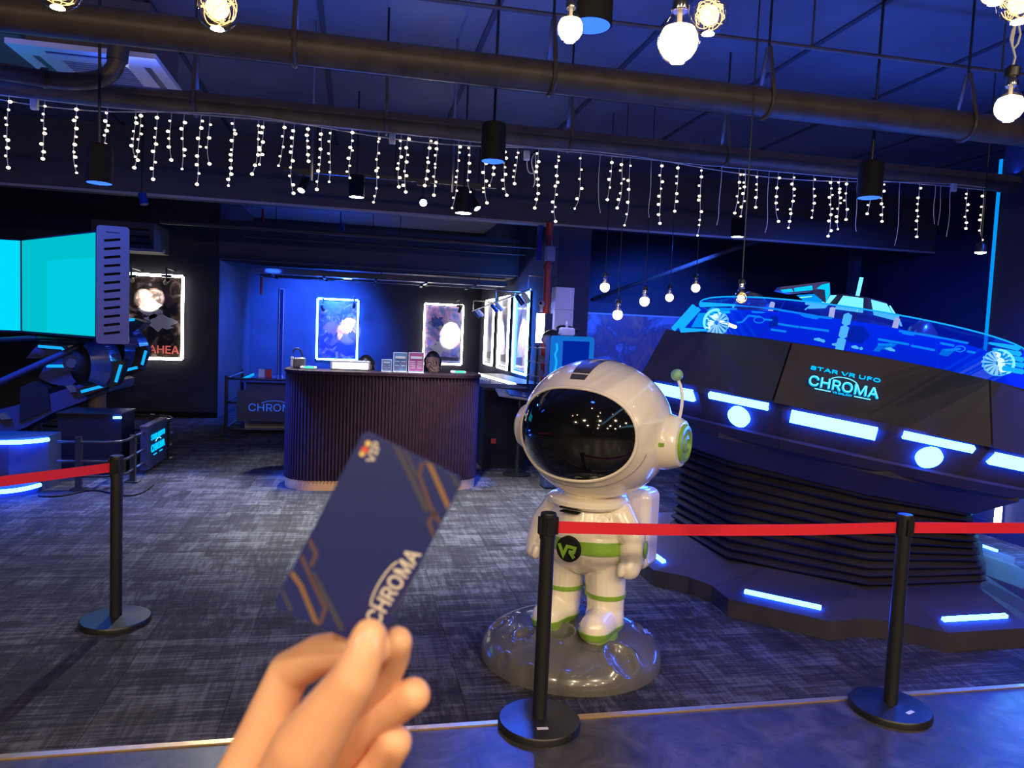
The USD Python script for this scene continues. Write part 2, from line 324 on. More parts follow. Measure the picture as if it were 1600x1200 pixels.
W = MATS['wall_paint']
solo('wall_back', bx(-2.27, 2.8, YB, YB+.15, 0, ZC), W, kind='structure')
solo('wall_poster', join(bx(XL, -2.5, 13.1, 13.25, 0, ZC)), W, kind='structure')
solo('wall_pier', bx(-2.5, -2.27, 13.1, YB, 0, ZC), W, kind='structure')
solo('wall_side', bx(2.8, 2.95, 10.2, YB, 0, ZC), W, kind='structure')
solo('wall_mural', bx(2.95, XR, 13.0, 13.15, 0, ZC), W, kind='structure')
solo('wall_right', join(bx(5.58, 5.95, 1.2, 5.63, 0, ZC), bx(XR, XR+.15, YF, 13, 0, ZC)), MATS['navy_wall'], kind='structure')
solo('wall_left', bx(XL-.15, XL, YF, 13.1, 0, ZC), W, kind='structure')
solo('wall_front', bx(XL, XR, YF-.15, YF, 0, ZC), W, kind='structure')
ce = thing('ceiling', kind='structure')
part('ceiling_slab', bx(XL, XR, YF, YB, ZC, ZC+.1), MATS['ceiling_paint'], ce)
seam = [bx(x-.02, x+.02, 2.0, 9.7, ZC-.012, ZC) for x in np.arange(-5.2, 8, 1.22)]+[bx(XL, XR, y-.02, y+.02, ZC-.012, ZC) for y in (3.2, 6.9)]
for s in seam: part('panel_joint', s, MATS['ceiling_seam'], ce)
bm = thing('beam', kind='structure')
part('beam_body', bx(XL, XR, 9.7, 10.05, 3.12, ZC), MATS['beam_paint'], bm)
part('edge_trim', bx(XL, XR, 9.685, 9.7, 3.09, 3.12), MATS['grey_box'], bm, label='pale metal strip along the bottom edge')
part('bulkhead', bx(-2.27, 2.8, 13.0, 13.25, 2.66, 3.3), MATS['beam_paint'], bm)
part('ledge', bx(-2.27, 2.8, 13.25, 15.2, 2.64, 2.7), MATS['beam_paint'], bm)
part('slant_beam', tube([ony(1195, 372, 9.95), ony(928, 467, 12.95)], .035, 8), MATS['pipe_paint'], bm)
cl = thing('column', kind='structure')
part('column_shaft', bx(2.63, 3.09, 9.72, 10.18, 0, 3.12), MATS['wall_paint'], cl)
solo('baseboard_back', join(bx(XL, -2.27, 13.08, 13.1, 0, .09), bx(-2.27, 2.8, 16.98, 17, 0, .09)), MATS['black_matte'], kind='structure')
solo('baseboard_right', bx(5.555, 5.58, 1.2, 5.63, 0, .13), MATS['dark_blue'], kind='structure')

# cable trays under the recess ceiling, lit from below
for k, y in enumerate((13.7, 14.6)):
    t = thing('cable_tray', ('wide perforated metal cable tray nearer the front of the counter recess', 'narrow metal cable tray deeper inside the counter recess')[k], 'cable tray', (0, y, 2.5), group=None)
    w = (.42, .26)[k]
    part('tray_floor', bx(-1.8, 2.7, y-w/2, y+w/2, 2.5, 2.515), MATS['grey_box'], t, world=True)
    for s in (-1, 1): part('side_rail', bx(-1.8, 2.7, y+s*w/2-.01, y+s*w/2+.01, 2.49, 2.58), MATS['dark_grey_gloss'], t, world=True)
    for x in np.arange(-1.5, 2.7, .9): part('hanger', bx(x-.02, x+.02, y-w/2-.03, y+w/2+.03, 2.46, 2.49), MATS['black_metal'], t, world=True)
    for x in (-1.4, .4, 2.2): part('rod', cyl((x, y, 2.58), (x, y, 2.66), .008, 8), MATS['black_metal'], t, world=True)

# ---- ceiling services
def strap(x, y, z, r, up):
    a = np.linspace(-PI*.0, -PI, 12); P = [(x, y+r*math.cos(q), z+r*math.sin(q)) for q in a]
    P = [(x, y+.012, z+up)]+[(x, y+r, z+.02)]+P[1:-1]+[(x, y-r, z+.02), (x, y-.012, z+up)]
    return tube(P, .014, 6)
def big_pipe(y, z, r, straps, label, name='sprinkler_pipe'):
    t = thing(name, label, 'pipe', (0, y, z), group=None)
    part('pipe_run', cyl((XL, y, z), (XR, y, z), r, 28), MATS['pipe_paint'], t, world=True, smooth=40)
    for x in straps:
        s = part('strap', strap(x, y, z, r+.006, .33), MATS['pipe_paint'], t, world=True, smooth=40)
        part('hanger_rod', cyl((x, y, z+.33), (x, y, ZC), .008, 8), MATS['black_metal'], s, world=True)
    return t
sx1 = [onz(p[0], p[1], 3.1)[0] for p in ((458, 60), (870, 110), (1215, 150), (1527, 190))]
big_pipe(4.22, 3.1, .088, [sx1[0]-2.2]+sx1, 'thick dark overhead pipe nearest the camera, hung in bent straps')
sx2 = [onz(p[0], p[1], 3.1)[0] for p in ((297, 150), (603, 190), (895, 215), (1140, 240))]
big_pipe(5.5, 3.1, .075, sx2, 'second dark overhead pipe just above the icicle lights')
t = thing('conduit', 'thin grey conduit run crossing the ceiling above the thick front pipe', 'pipe', (0, 3.3, 3.55))
a, b = onz(800, 15, 3.5), onz(1600, 117, 3.5)
part('conduit_run', tube([a+(a-b)*1.2, a, b, b+(b-a)*.6], .014, 8), MATS['pipe_paint'], t, world=True)
for f in (.1, .55, .95): q = a+(b-a)*f; part('clip', cyl(q, (q[0], q[1], ZC), .007, 6), MATS['pipe_paint'], t, world=True)
for (px, py, y), lab in zip(((490, 150, 5.9), (712, 150, 5.9)), ('thin drop rod from the ceiling left of the two behind the second pipe', 'thin drop rod from the ceiling right of the two behind the second pipe')):
    q = ony(px, py, y); solo('drop_rod', cyl((q[0], y, 2.72), (q[0], y, ZC), .012, 8), MATS['steel'], lab, 'rod')
# elbow pipe under the air conditioner
P = [ony(190, 20, 5.2), ony(187, 60, 5.2), ony(183, 95, 5.2), ony(172, 115, 5.2), ony(150, 124, 5.2), ony(110, 127, 5.2), ony(40, 118, 5.2), ony(-60, 108, 5.2)]
from scipy.interpolate import splprep, splev
def smooth_path(P, n=30, k=3):
    tck, _ = splprep(np.array(P).T, s=0, k=min(k, len(P)-1)); return np.array(splev(np.linspace(0, 1, n), tck)).T
t = thing('elbow_pipe', 'dark pipe bending down beside the ceiling air conditioner', 'pipe', tuple(P[3]))
part('bend', tube(smooth_path(P), .052, 16), MATS['pipe_paint'], t, world=True, smooth=50)
part('coupling', tube([P[1], P[2]], .062, 16), MATS['pipe_paint'], t, world=True, smooth=50)
part('coupling', tube([P[5]+(P[6]-P[5])*.5, P[5]+(P[6]-P[5])*.62], .062, 16), MATS['pipe_paint'], t, world=True, smooth=50)
# ceiling cassette
t = thing('air_conditioner', 'square ceiling cassette air conditioner with white grille', 'air conditioner', (-1.83, 5.95, 3.36))
X0, X1, Y0, Y1 = -2.29, -1.38, 5.5, 6.41
part('body', bx(X0+.1, X1-.05, Y0+.06, Y1-.06, 3.4, 3.75), MATS['panel_white'], t, world=True)
g = sg.box(X0, Y0, X1, Y1).difference(sg.box(X0+.24, Y0+.24, X1-.24, Y1-.24))
for a0, a1, b0, b1 in ((X0+.2, X1-.2, Y0+.08, Y0+.13), (X0+.2, X1-.2, Y1-.13, Y1-.08), (X0+.08, X0+.13, Y0+.2, Y1-.2), (X1-.13, X1-.08, Y0+.2, Y1-.2)):
    g = g.difference(sg.box(a0, b0, a1, b1)); part('louvre', bx(a0, a1, b0, b1, 3.372, 3.38), MATS['dark_blue'], t, world=True)
part('panel', prism(g, .035, mat4((0, 0, 3.365))), MATS['white_plastic'], t, world=True)
gr = part('intake_grille', bx(X0+.24, X1-.24, Y0+.24, Y1-.24, 3.375, 3.39), MATS['white_plastic'], t, world=True)
for k in range(9): part('grille_bar', bx(X0+.25, X1-.25, Y0+.26+k*.048, Y0+.275+k*.048, 3.368, 3.375), MATS['grey_box'], gr, world=True)
st = part('sticker', bx(-1.79, -1.71, Y0+.052, Y0+.06, 3.47, 3.55), MATS['paper_white'], t, world=True, label='small white sticker')
part('sticker_mark', tf(lathe([(.028, 0), (.028, .003)], 6), basis((-1.75, Y0+.052, 3.51), (1, 0, 0), (0, 0, 1))), MATS['sticker_red'], st, world=True)
part('access_plate', bx(-2.02, -1.9, Y0+.052, Y0+.06, 3.52, 3.66), MATS['grey_box'], t, world=True)
for x, y in ((X0+.15, Y0+.15), (X1-.1, Y1-.15)): part('rod', cyl((x, y, 3.75), (x, y, ZC), .008, 8), MATS['steel'], t, world=True)

# ---- blue cylinder downlights
can = None
labs = ['large black cylinder downlight at the top edge between the round bulbs, blue glow beneath', 'black cylinder downlight hanging amid the icicle lights left of the white plug',
        'black cylinder downlight with blue glow, below the icicle lights at far left', 'black cylinder downlight with blue glow, below the icicle lights at right']
for (px, py, d), lab in zip(BLUE_CANS, labs):
    q = cp(px, py, d)
    if can is None:
        can = thing('cylinder_downlight', lab, 'lamp', tuple(q), group='blue cylinder downlights')
        prof = [(.078, 0), (.078, .22), (.07, .235), (.012, .236)]
        part('housing', lathe(prof, 32), MATS['black_matte'], can, smooth=40)
        part('lens', lathe([(.071, -.002), (.071, .002)], 32), MATS['can_blue'], can)
        part('stem', cyl((0, 0, .23), (0, 0, 1.32), .009, 8), MATS['black_metal'], can)
    else: dup(can, lab, tuple(q))
    light('disk', q-np.array([0, 0, .01]), q-np.array([0, 0, 1]), BLUE, 48, .07, cone=70)
cw = None
for (px, py, d), lab in zip(((724, 333, 6.3), (1152, 370, 8.6), (557, 308, 7.2)), ('black cylinder downlight with white lens above the counter, beside the tilted spot', 'small black cylinder downlight under the beam above the ship', 'slim black cylinder downlight straight below the light track')):
    q = cp(px, py, d)
    if cw is None:
        cw = thing('white_downlight', lab, 'lamp', tuple(q), group='white cylinder downlights')
        part('housing', lathe([(.076, 0), (.076, .2), (.068, .21), (.012, .212)], 28), MATS['black_matte'], cw, smooth=40)
        part('lens', lathe([(.069, -.002), (.069, .002)], 28), MATS['can_white'], cw)
        part('stem', cyl((0, 0, .2), (0, 0, 1.28), .008, 8), MATS['black_metal'], cw)
    else: dup(cw, lab, tuple(q))
    light('disk', q-np.array([0, 0, .01]), q-np.array([0, 0, 1]), (.95, 1, .93), {724: 6500, 1152: 300, 557: 3000}[px], .06, cone=47, soft=.7)

# ---- light track with spots before the beam
ty = 8.4
a, b = ony(450, 263, ty), ony(775, 294, ty); tz = (a[2]+b[2])/2
t = thing('light_track', 'thin ceiling track carrying spotlights above the counter', 'track', (a[0], ty, tz))
part('rail', bx(a[0]-.05, b[0], ty-.02, ty+.02, tz-.018, tz+.018), MATS['black_metal'], t, world=True)
for x in (a[0]+.3, (a[0]+b[0])/2, b[0]-.2): part('hanger_rod', cyl((x, ty, tz), (x, ty, ZC), .007, 8), MATS['black_metal'], t, world=True)
def spot(px, py, aim, lab, lensm='can_white', r=.045, ln=.16, power=0, col=WHITE, cone=28, y=ty, grp='track spotlights', z=None, wall=None):
    """a track spotlight: head centre seen at the pixel on the plane y"""
    q = ony(px, py, y); aim = np.array(aim, float); d = aim-q; d /= np.linalg.norm(d)
    t = thing('spotlight', lab, 'spotlight', tuple(q), group=grp)
    u, v, _ = frame_of(d); M = np.eye(4); M[:3, 0], M[:3, 1], M[:3, 2], M[:3, 3] = u, v, d, q
    part('head', lathe([(.012, -ln*.62), (r*.85, -ln*.6), (r, -ln*.5), (r, ln*.5), (r*.9, ln*.5), (r*.88, ln*.44)], 24, M), MATS['black_metal'], t, world=True, smooth=40)
    part('lens', lathe([(r*.87, ln*.45), (r*.87, ln*.47)], 24, M), MATS[lensm], t, world=True)
    zt = tz if z is None else z
    part('yoke', tube([(q[0], q[1], q[2]), (q[0], y, (q[2]+zt)/2), (q[0], y, zt)], .009, 8), MATS['black_metal'], t, world=True)
    part('adapter', bx(q[0]-.07, q[0]+.07, y-.02, y+.02, zt-.05, zt-.018), MATS['black_metal'], t, world=True)
    if wall is not None: part('wall_arm', tube([(q[0], q[1], zt-.02), (q[0], q[1], zt+.09), (q[0], wall, zt+.09)], .012, 8), MATS['black_metal'], t, world=True)
    if power: light('disk', q+d*(ln*.5+.012), q+d*3, col, power, r*.8, cone=cone)
    return t
spot(474, 290, (-1.6, 6.2, 0), 'track spotlight tilted to the left, leftmost on the track', power=13000, cone=34, col=(.88, .94, 1))
spot(661, 315, (.45, 2.2, .9), 'track spotlight shining straight at the camera', 'spot_white', power=300, cone=40)
spot(741, 318, (2.9, 6.5, 0), 'track spotlight tilted to the right, beside the white cylinder downlight', power=2500)
# smaller blue spots deeper in the hall
for px, py, y, lab in ((222, 311, 9.2, 'small blue-lit spotlight under the beam above the big screens'), (532, 355, 12.4, 'small blue-lit spotlight below the beam over the counter')):
    q = ony(px, py, y)
    t = thing('blue_spotlight', lab, 'spotlight', tuple(q), group='small blue spotlights')
    part('head', cyl(q+[0, 0, .06], q+[.03, -.02, -.06], .045, 20), MATS['glossy_blue'], t, world=True, smooth=40)  # blue light on the head is put into its paint
    part('arm', cyl(q+[0, 0, .05], (q[0], q[1], 3.89), .01, 8), MATS['black_metal'], t, world=True)

# dark services between the beam and the counter recess
t = thing('ceiling_unit', 'dark boxy air unit with a pale lower lip above the AHEA poster', 'air conditioner', (-3.3, 12.0, 2.8))
a, b = ony(150, 345, 12.0), ony(246, 396, 12.0)
part('body', bx(a[0], b[0], 11.8, 12.7, b[2]+.03, a[2]), MATS['beam_paint'], t, world=True); part('lip', bx(a[0]-.02, b[0]+.14, 11.76, 11.84, b[2], b[2]+.04), MATS['grey_box'], t, world=True)
for k in range(3): part('louvre', bx(a[0]+.06, b[0]-.06, 11.785, 11.8, b[2]+.1+k*.1, b[2]+.13+k*.1), MATS['black_matte'], t, world=True)
for x in (a[0]+.1, b[0]-.1): part('rod', cyl((x, 12.2, a[2]), (x, 12.2, ZC), .01, 8), MATS['black_metal'], t, world=True)
for (pa, pb, y, r, lab) in (((250, 343), (880, 392), 11.6, .03, 'upper thin pipe crossing behind the beam over the counter'), ((380, 368), (850, 401), 12.4, .018, 'lower thin pipe crossing behind the beam over the counter')):
    a, b = ony(*pa, y), ony(*pb, y); z = (a[2]+b[2])/2
    t = thing('service_pipe', lab, 'pipe', (a[0], y, z)); part('pipe_run', cyl((a[0], y, z), (min(b[0], 2.78), y, z), r, 12), MATS['pipe_paint'], t, world=True, smooth=40)
    for f in (.1, .5, .9): x = a[0]+(b[0]-a[0])*f; part('hanger_rod', cyl((x, y, z), (x, y, ZC), .006, 6), MATS['black_metal'], t, world=True)
a, b = ony(409, 418, 15.6), ony(406, 460, 15.6)
solo('red_drop_pipe', cyl((a[0], 15.6, b[2]), (a[0], 15.6, ZC), .025, 12), MATS['red_pipe'], 'short thin red pipe hanging in the left of the counter recess', 'pipe', smooth=40)
a = ony(439, 500, 16.9)
t = thing('wall_strip', 'thin vertical blue strip at the left of the recess back wall', 'light strip', (a[0], 16.97, .2)); part('channel', bx(a[0]-.05, a[0]+.05, 16.96, 17.0, .2, 2.4), MATS['steel'], t, world=True); part('strip', bx(a[0]-.035, a[0]+.035, 16.95, 16.96, .22, 2.38), MATS['strip_blue'], t, world=True)  # narrow blue line on the wall, drawn with emission
# unseen uplights without fittings, placed to light the trays from below
light('disk', (1.3, 15.6, 1.95), (1.5, 14.2, 2.5), WHITE, 90, .08, cone=40); light('disk', (-.3, 15.6, 1.95), (-.3, 14.2, 2.5), BLUE, 420, .1, cone=60)

a = ony(1335, 420, 10.6)
solo('column_001', bx(a[0]-.07, a[0]+.07, 10.53, 10.67, 0, ZC), MATS['beam_paint'], kind='structure')
# ================================================================== BULBS
def bulb_profile(r):
    H = r*1.15
    return [(.0005, -r), (r*.38, -r*.93), (r*.71, -r*.70), (r*.93, -r*.36), (r, 0), (r*.95, r*.34), (r*.8, r*.66), (r*.58, r*.95), (r*.42, r*1.25), (r*.38, r*1.5)]
def make_bulb(q, r, style, lab, grp, cord=1.0, loop=False):
    t = thing('hanging_bulb', lab, 'light bulb', tuple(q), group=grp)
    g = part('glass', lathe(bulb_profile(r), 32), MATS['clear_glass'], t, smooth=True)
    if style == 'solid':
        part('glow_body', lathe([(a*.93, b*.93) for a, b in bulb_profile(r)[:7]]+[(r*.3, r*.8)], 28), MATS['bulb_glow'], t, smooth=True)
        part('stem', cyl((0, 0, r*.7), (0, 0, r*1.45), r*.12, 10), MATS['paper_white'], t)
    else:
        part('core', ball((0, 0, 0), r*.5, 2), MATS['bulb_soft'], t, smooth=True)
        V = []
        for k in range(26 if r > .04 else 8):
            d0 = rng.normal(size=3); d0 /= np.linalg.norm(d0); d1 = rng.normal(size=3); d1 -= d0*(d0@d1); d1 /= np.linalg.norm(d1); s = rng.uniform(.55, .86)*r
            V.append(tube([s*(d0*math.cos(a)+d1*math.sin(a)) for a in np.linspace(0, 2.4, 9)], r*.016, 5))
        part('wire_filament', join(*V), MATS['filament'], t)
    part('cap', lathe([(r*.40, r*1.42), (r*.42, r*1.5), (r*.42, r*1.78), (r*.36, r*1.86), (r*.36, r*2.05), (r*.44, r*2.07), (r*.44, r*2.6), (r*.2, r*2.75), (.005, r*2.8)], 24), MATS['chrome'], t, smooth=40)
    part('socket', lathe([(r*.46, r*2.05), (r*.48, r*2.1), (r*.48, r*2.62), (r*.3, r*2.8), (.006, r*2.85)], 24), MATS['black_metal'], t, smooth=40)
    z0 = r*2.8
    if loop:
        P = [(0, 0, z0), (0, 0, z0+.05), (-.02, 0, z0+.1), (0, 0, z0+.15), (.0, 0, z0+.17), (-.035, 0, z0+.24), (-.02, 0, z0+.3), (.015, 0, z0+.3), (.03, 0, z0+.25), (.0, 0, z0+.17), (.02, 0, z0+.1), (0, 0, z0+.06), (.004, 0, z0+.2), (0, 0, z0+.4), (0, 0, z0+cord)]
        part('cord', tube(smooth_path(P, 60), .004, 6), MATS['cord_white'], t)
    else: part('cord', cyl((0, 0, z0), (0, 0, z0+cord), .004, 6), MATS['black_metal'], t)
    return t
G1 = 'round bulbs hanging overhead near the camera'
near = [(1060, 66, 1.75, .050, 'solid', 'largest glowing round bulb hanging at top centre, in front of the wire-filled one', False),
        (1108, 24, 1.95, .052, 'wire', 'wire-filled globe bulb at top centre behind the big glowing one', False),
        (891, 45, 2.25, .042, 'solid', 'glowing bulb partly hidden by the large cylinder downlight', False),
        (340, 12, 1.85, .056, 'wire', 'golden wire-filled globe bulb at the top left, the fully visible one of two', False),
        (90, -26, 1.8, .062, 'wire', 'golden wire-filled globe bulb cut off at the top left corner', False),
        (1594, 4, 1.7, .048, 'wire', 'golden wire-filled globe bulb cut off at the top right corner', False),
        (1577, 168, 2.6, .051, 'solid', 'glowing bulb on a looped white cord at the right edge', True),
        (1556, -18, 1.9, .042, 'solid', 'glowing bulb mostly above the frame at the top right', False)]
for px, py, d, r, st, lab, loop in near:
    q = cp(px, py, d); make_bulb(q, r, st, lab, G1, ZC-q[2]-r*2.8, loop)
    light('sphere', q-np.array([0, 0, r*1.06+.004]), q-np.array([0, 0, 1]), WARM, 55, .02)
G2 = 'small round bulbs hanging over the play area'
far = [(945, 449, 7.6, 'small hanging bulb nearest the column, topmost left of the back cluster'), (965, 492, 7.2, 'lowest small hanging bulb, in front of the wall mural'),
       (1007, 471, 7.4, 'small hanging bulb third from the column, above the mural edge'), (1046, 465, 9.0, 'smallest hanging bulb, fourth from the column'),
       (1087, 450, 8.4, 'small hanging bulb fifth from the column, above the left end of the ship'), (1158, 466, 3.95, 'hanging bulb in front of the blue glass rim of the ship')]
for px, py, d, lab in far:
    q = cp(px, py, d); r = .055 if d > 6 else .037
    make_bulb(q, r, 'solid' if d > 6 else 'wire', lab, G2, ZC-q[2]-r*2.8)
q = cp(1532, 394, 6.0)
t = thing('bullet_lamp', 'small bright warm lamp beside the lit wall corner at right', 'lamp', tuple(q))
part('shade', lathe([(.045, 0), (.04, .05), (.012, .09)], 20), MATS['black_metal'], t, smooth=40)
part('lens', ball((0, 0, -.004), (.042, .042, .012), 2), MATS['warm_spot'], t)
part('cord', cyl((0, 0, .09), (0, 0, ZC-q[2]), .005, 6), MATS['black_metal'], t)

# ================================================================== ICICLE LIGHTS
YI, strands = 5.36, []
t = thing('icicle_lights', 'curtain of warm icicle string lights hanging under the second pipe', 'string lights', tuple(ony(800, 227, YI)))
def cable_y(px): return np.interp(px, [-40, 30, 170, 400, 600, 800, 960, 1100, 1300, 1480, 1540], [143, 152, 168, 186, 206, 228, 244, 258, 276, 291, 297])
for off, dx in ((0, 0), (7, 40)):
    P = [ony(px, cable_y(px)+off*math.sin(px*.011+off)*1.0+(off*.4), YI+.02*(off > 0)) for px in range(-40, 1541, 20)]
    part('cable', tube(P, .004, 6), MATS['cord_white'], t, world=True)
hang = [(14, 262, 9), (70, 248, 8), (120, 270, 10), (168, 276, 11), (212, 245, 6), (220, 262, 7), (246, 280, 8), (268, 250, 5), (288, 264, 6), (314, 288, 8), (328, 256, 4), (366, 290, 11), (404, 272, 7), (412, 257, 6), (444, 259, 5),
        (460, 302, 9), (482, 252, 6), (503, 296, 8), (518, 284, 6), (550, 278, 8), (592, 316, 10), (627, 292, 7), (637, 300, 8), (671, 290, 7), (684, 305, 9), (717, 325, 9), (735, 300, 6), (760, 317, 8), (772, 290, 5), (790, 305, 8), (809, 287, 6), (842, 325, 9), (872, 346, 11),
        (908, 326, 6), (938, 333, 7), (956, 312, 5), (973, 325, 7), (985, 352, 6), (1018, 340, 9), (1034, 349, 8), (1060, 330, 6), (1097, 368, 9), (1128, 352, 8), (1155, 333, 6), (1165, 338, 7), (1184, 324, 5), (1202, 364, 7), (1216, 346, 6), (1240, 356, 9), (1272, 340, 6), (1300, 369, 10), (1312, 358, 9), (1324, 343, 5), (1340, 362, 6), (1362, 334, 5), (1380, 346, 7), (1406, 384, 8), (1437, 370, 8), (1462, 350, 5), (1470, 352, 4), (1485, 370, 5), (1512, 357, 7), (1537, 375, 6)]
dark = {938, 1018, 1128, 1202, 1340, 1406, 1462, 1470, 1485}
for px, ye, nb in hang:
    y0 = cable_y(px); n = 10; w = rng.uniform(-1, 1, 3); yy = np.linspace(y0, ye, n); f = (yy-y0)/(ye-y0)
    xx = px-.055*(yy-y0)+f*2.2*np.sin(f*5+w[0]*3)+np.where(f > .85, (f-.85)*30*w[1], 0)
    s = part('strand', tube([ony(a, b, YI) for a, b in zip(xx, yy)], .003, 5), MATS['cord_white'], t, world=True)
    if px in dark: continue
    B = []
    for k in range(nb):
        g = (k+.8)/(nb) if k < nb-1 else 1.0; g = min(1, max(.08, g+rng.uniform(-.04, .04)*(k < nb-1)))
        px_, py_ = np.interp(g, f, xx), np.interp(g, f, yy); side = rng.choice([-1, 1])*rng.uniform(.3, 3.0)*(k < nb-1)
        q = ony(px_+side, py_, YI); d = np.array([math.copysign(1, side+.01), rng.uniform(-.4, .4), -.5])
        B.append(ball(q, (.0135, .012, .011) if rng.random() < .5 else (.0095, .009, .008), 1))
    part('lamps', join(*B), MATS['fairy'], s, world=True, kind='stuff')
for (px, py), lab in zip(((823, 243), (54, 163), (1490, 293), (613, 217)), 'abcd'):
    q = ony(px, py, YI); part('plug_box', box(q, (.045, .035, .07), b=.008), MATS['white_plastic'], t, world=True)
P = [ony(*p, YI) for p in ((823, 252), (824, 262), (829, 271), (835, 270), (837, 255), (835, 240), (833, 243), (834, 270), (833, 292))]
part('loose_lead', tube(smooth_path(P, 30), .005, 6), MATS['cord_white'], t, world=True)
# ================================================================== POSTERS
def poster(o, u, w, h, art, neon, lab, lcol, lp, blobs=(), gap=None):
    """o: lower left corner on the wall, u: along the wall, seen from the hall; gap: stretch of the left tube that is off"""
    u = np.array(u, float); n = np.cross(u, [0, 0, 1]); M = basis(o, u, (0, 0, 1), n)
    t = thing('lit_poster', lab, 'poster', m=M, group='light-framed posters')
    part('backing', bx(0, w, 0, h, 0, .03), MATS['black_matte'], t)
    pic = part('picture', bx(.06, w-.06, .06, h-.06, .03, .036), MATS[art], t)
    for c, pts in blobs: part('printed_shape', prism(pts, .002, mat4((0, 0, .036))), MATS[c], pic)  # printed art, plus pale shapes painting in the spotlight flare
    r = .026
    for a, b in (((.02, .02), (w-.02, .02)), ((w-.02, .02), (w-.02, h-.02)), ((w-.02, h-.02), (.02, h-.02)), ((.02, h-.02), (.02, .02))):
        part('light_tube', tube([(*a, .05), (*b, .05)], r, 8), MATS[neon], t, smooth=40)
    return t
def jag(cx, cy, r, n, seed, sx=1.0):
    g = np.random.default_rng(seed); return [(cx+sx*r*(g.uniform(.45, 1.1))*math.cos(a), cy+r*(g.uniform(.45, 1.1))*math.sin(a)) for a in np.linspace(0, 2*PI, n, endpoint=False)]
yw = 13.095
a0, a1 = ony(195, 562, yw), ony(289, 432, yw); w, h = a1[0]-a0[0], a1[2]-.96
p1 = poster((a0[0], yw, .95), (1, 0, 0), w, 1.4, 'art_embers', 'neon_white', 'white-framed poster reading AHEA below a painted-in lamp flare, at left beside the screens', WHITE, 1,
            [('paper_white', jag(w*.45, .85, .2, 22, 3)), ('paper_white', jag(w*.6, .62, .16, 18, 4, 1.6)), ('card_bronze', jag(w*.72, .98, .13, 16, 5))])  # white shapes paint in the flare of the spotlights
part('lettering', tf(text('AHEA', .125, .004), mat4((ony(257, 548, yw)[0]-a0[0], .17, .038))), MATS['orange_letter'], p1, label='orange letters AHEA')
w2 = .92; x0 = ony(494, 520, 16.995)[0]
p2 = poster((x0, 16.995, .86), (1, 0, 0), w2, 1.38, 'art_galaxy', 'neon_blue', 'blue-framed poster of pink clouds on the back wall behind the counter', BLUE, 1,
            [('paper_pink', jag(.36, .72, .2, 20, 11)), ('dark_blue', [(.4, .2), (.86, .2), (.86, .42), (.6, .62)]), ('paper_white', jag(.68, .78, .2, 20, 12))])  # the white shape is painted spotlight flare
x0 = ony(661, 520, 16.995)[0]
p3 = poster((x0, 16.995, .84), (1, 0, 0), .92, 1.4, 'art_bluepink', 'neon_white', 'white-framed blue and pink poster on the back wall, right of the counter', WHITE, 1,
            [('paper_white', jag(.58, .82, .26, 20, 21)), ('glossy_blue', jag(.3, .98, .16, 24, 22, 1.3)), ('paper_white', jag(.45, .42, .18, 22, 23, 1.6)), ('dark_blue', [(.08, .1), (.84, .1), (.84, .17), (.08, .2)])])  # first white shape paints in the spotlight's flare
for (ya, yb, art, ne, lab) in ((12.97, 11.84, 'art_teal', 'neon_blue', 'nearest lit poster on the side wall by the red pipe, teal and coral print'),
                         (14.42, 13.42, 'art_pale', 'neon_white', 'middle of the three lit posters on the side wall, white with fine dark script'), (16.0, 15.0, 'art_pale', 'neon_white', 'farthest lit poster on the side wall, next to the back corner')):
    poster((2.795, ya, .93), (0, -1, 0), ya-yb, 1.4, art, ne, lab, WHITE, 1, [('paper_white', jag(.5, .8, .3, 18, int(ya), .8)), ('card_grey', [(.25, .15), (.75, .15), (.75, .3), (.25, .27)])])
# picture lights over the posters
tz = 2.62
for k, (px, y, x) in enumerate(((260, 12.5, None), (205, 12.5, None))):
    q = ony(px, 440, y); spot(px, (440, 436)[k], (ony(232, 468, 13.1)[0]+.06*(1-2*k), 13.1, ony(232, 468, 13.1)[2]), ('picture spotlight over the AHEA poster, right of two', 'picture spotlight over the AHEA poster, left of two')[k], 'can_white', .032, .13, power=(9000, 5000)[k], cone=15, y=y, grp='picture spotlights', z=q[2]+.12, wall=13.1)
for px, py, y, aim, lab, col, pw in ((504, 482, 16.4, (-.5, 17, 1.5), 'picture spotlight in the top left corner of the blue-framed poster', BLUE, 4000), (553, 478, 16.2, (ony(545, 510, 17)[0], 17, 1.55), 'picture spotlight at the top right of the blue-framed poster', WHITE, 12000), (718, 484, 16.3, (ony(704, 512, 17)[0], 17, 1.55), 'picture spotlight at the top right corner of the blue and pink poster', WHITE, 12000)):
    q = ony(px, py, y); spot(px, py, aim, lab, 'can_white', .032, .13, power=pw, col=col, cone=17, y=y, grp='picture spotlights', z=q[2]+.12, wall=17.0)
t = thing('picture_light_rail', 'angled rail of picture lights above the three side wall posters', 'track', (2.3, 14, 2.35))
q0, q1 = onx(738, 486, 2.25), onx(829, 452, 2.25)
part('rail', tube([q0+[0, 0, .0], q1], .014, 6), MATS['steel'], t, world=True)
for f in (.02, .5, .97): q = q0+(q1-q0)*f; part('bracket', tube([q, q+[0, 0, .2], (2.8, q[1], q[2]+.2)], .012, 6), MATS['steel'], t, world=True)
for k, f in enumerate((.04, .12, .42, .5, .82, .9)):
    q = q0+(q1-q0)*f; aim = np.array([2.8, q[1]+.05, 1.5])
    d = aim-q; d /= np.linalg.norm(d)
    part('lamp_head', tube([q, q+d*.02, q+d*.17, q+d*.175], [.012, .034, .036, .03], 16), MATS['glossy_blue' if k % 2 == 0 else 'white_plastic'], t, world=True, smooth=40)
    if k % 2: light('disk', q+d*.19, aim, WHITE, 2000, .03, cone=34)

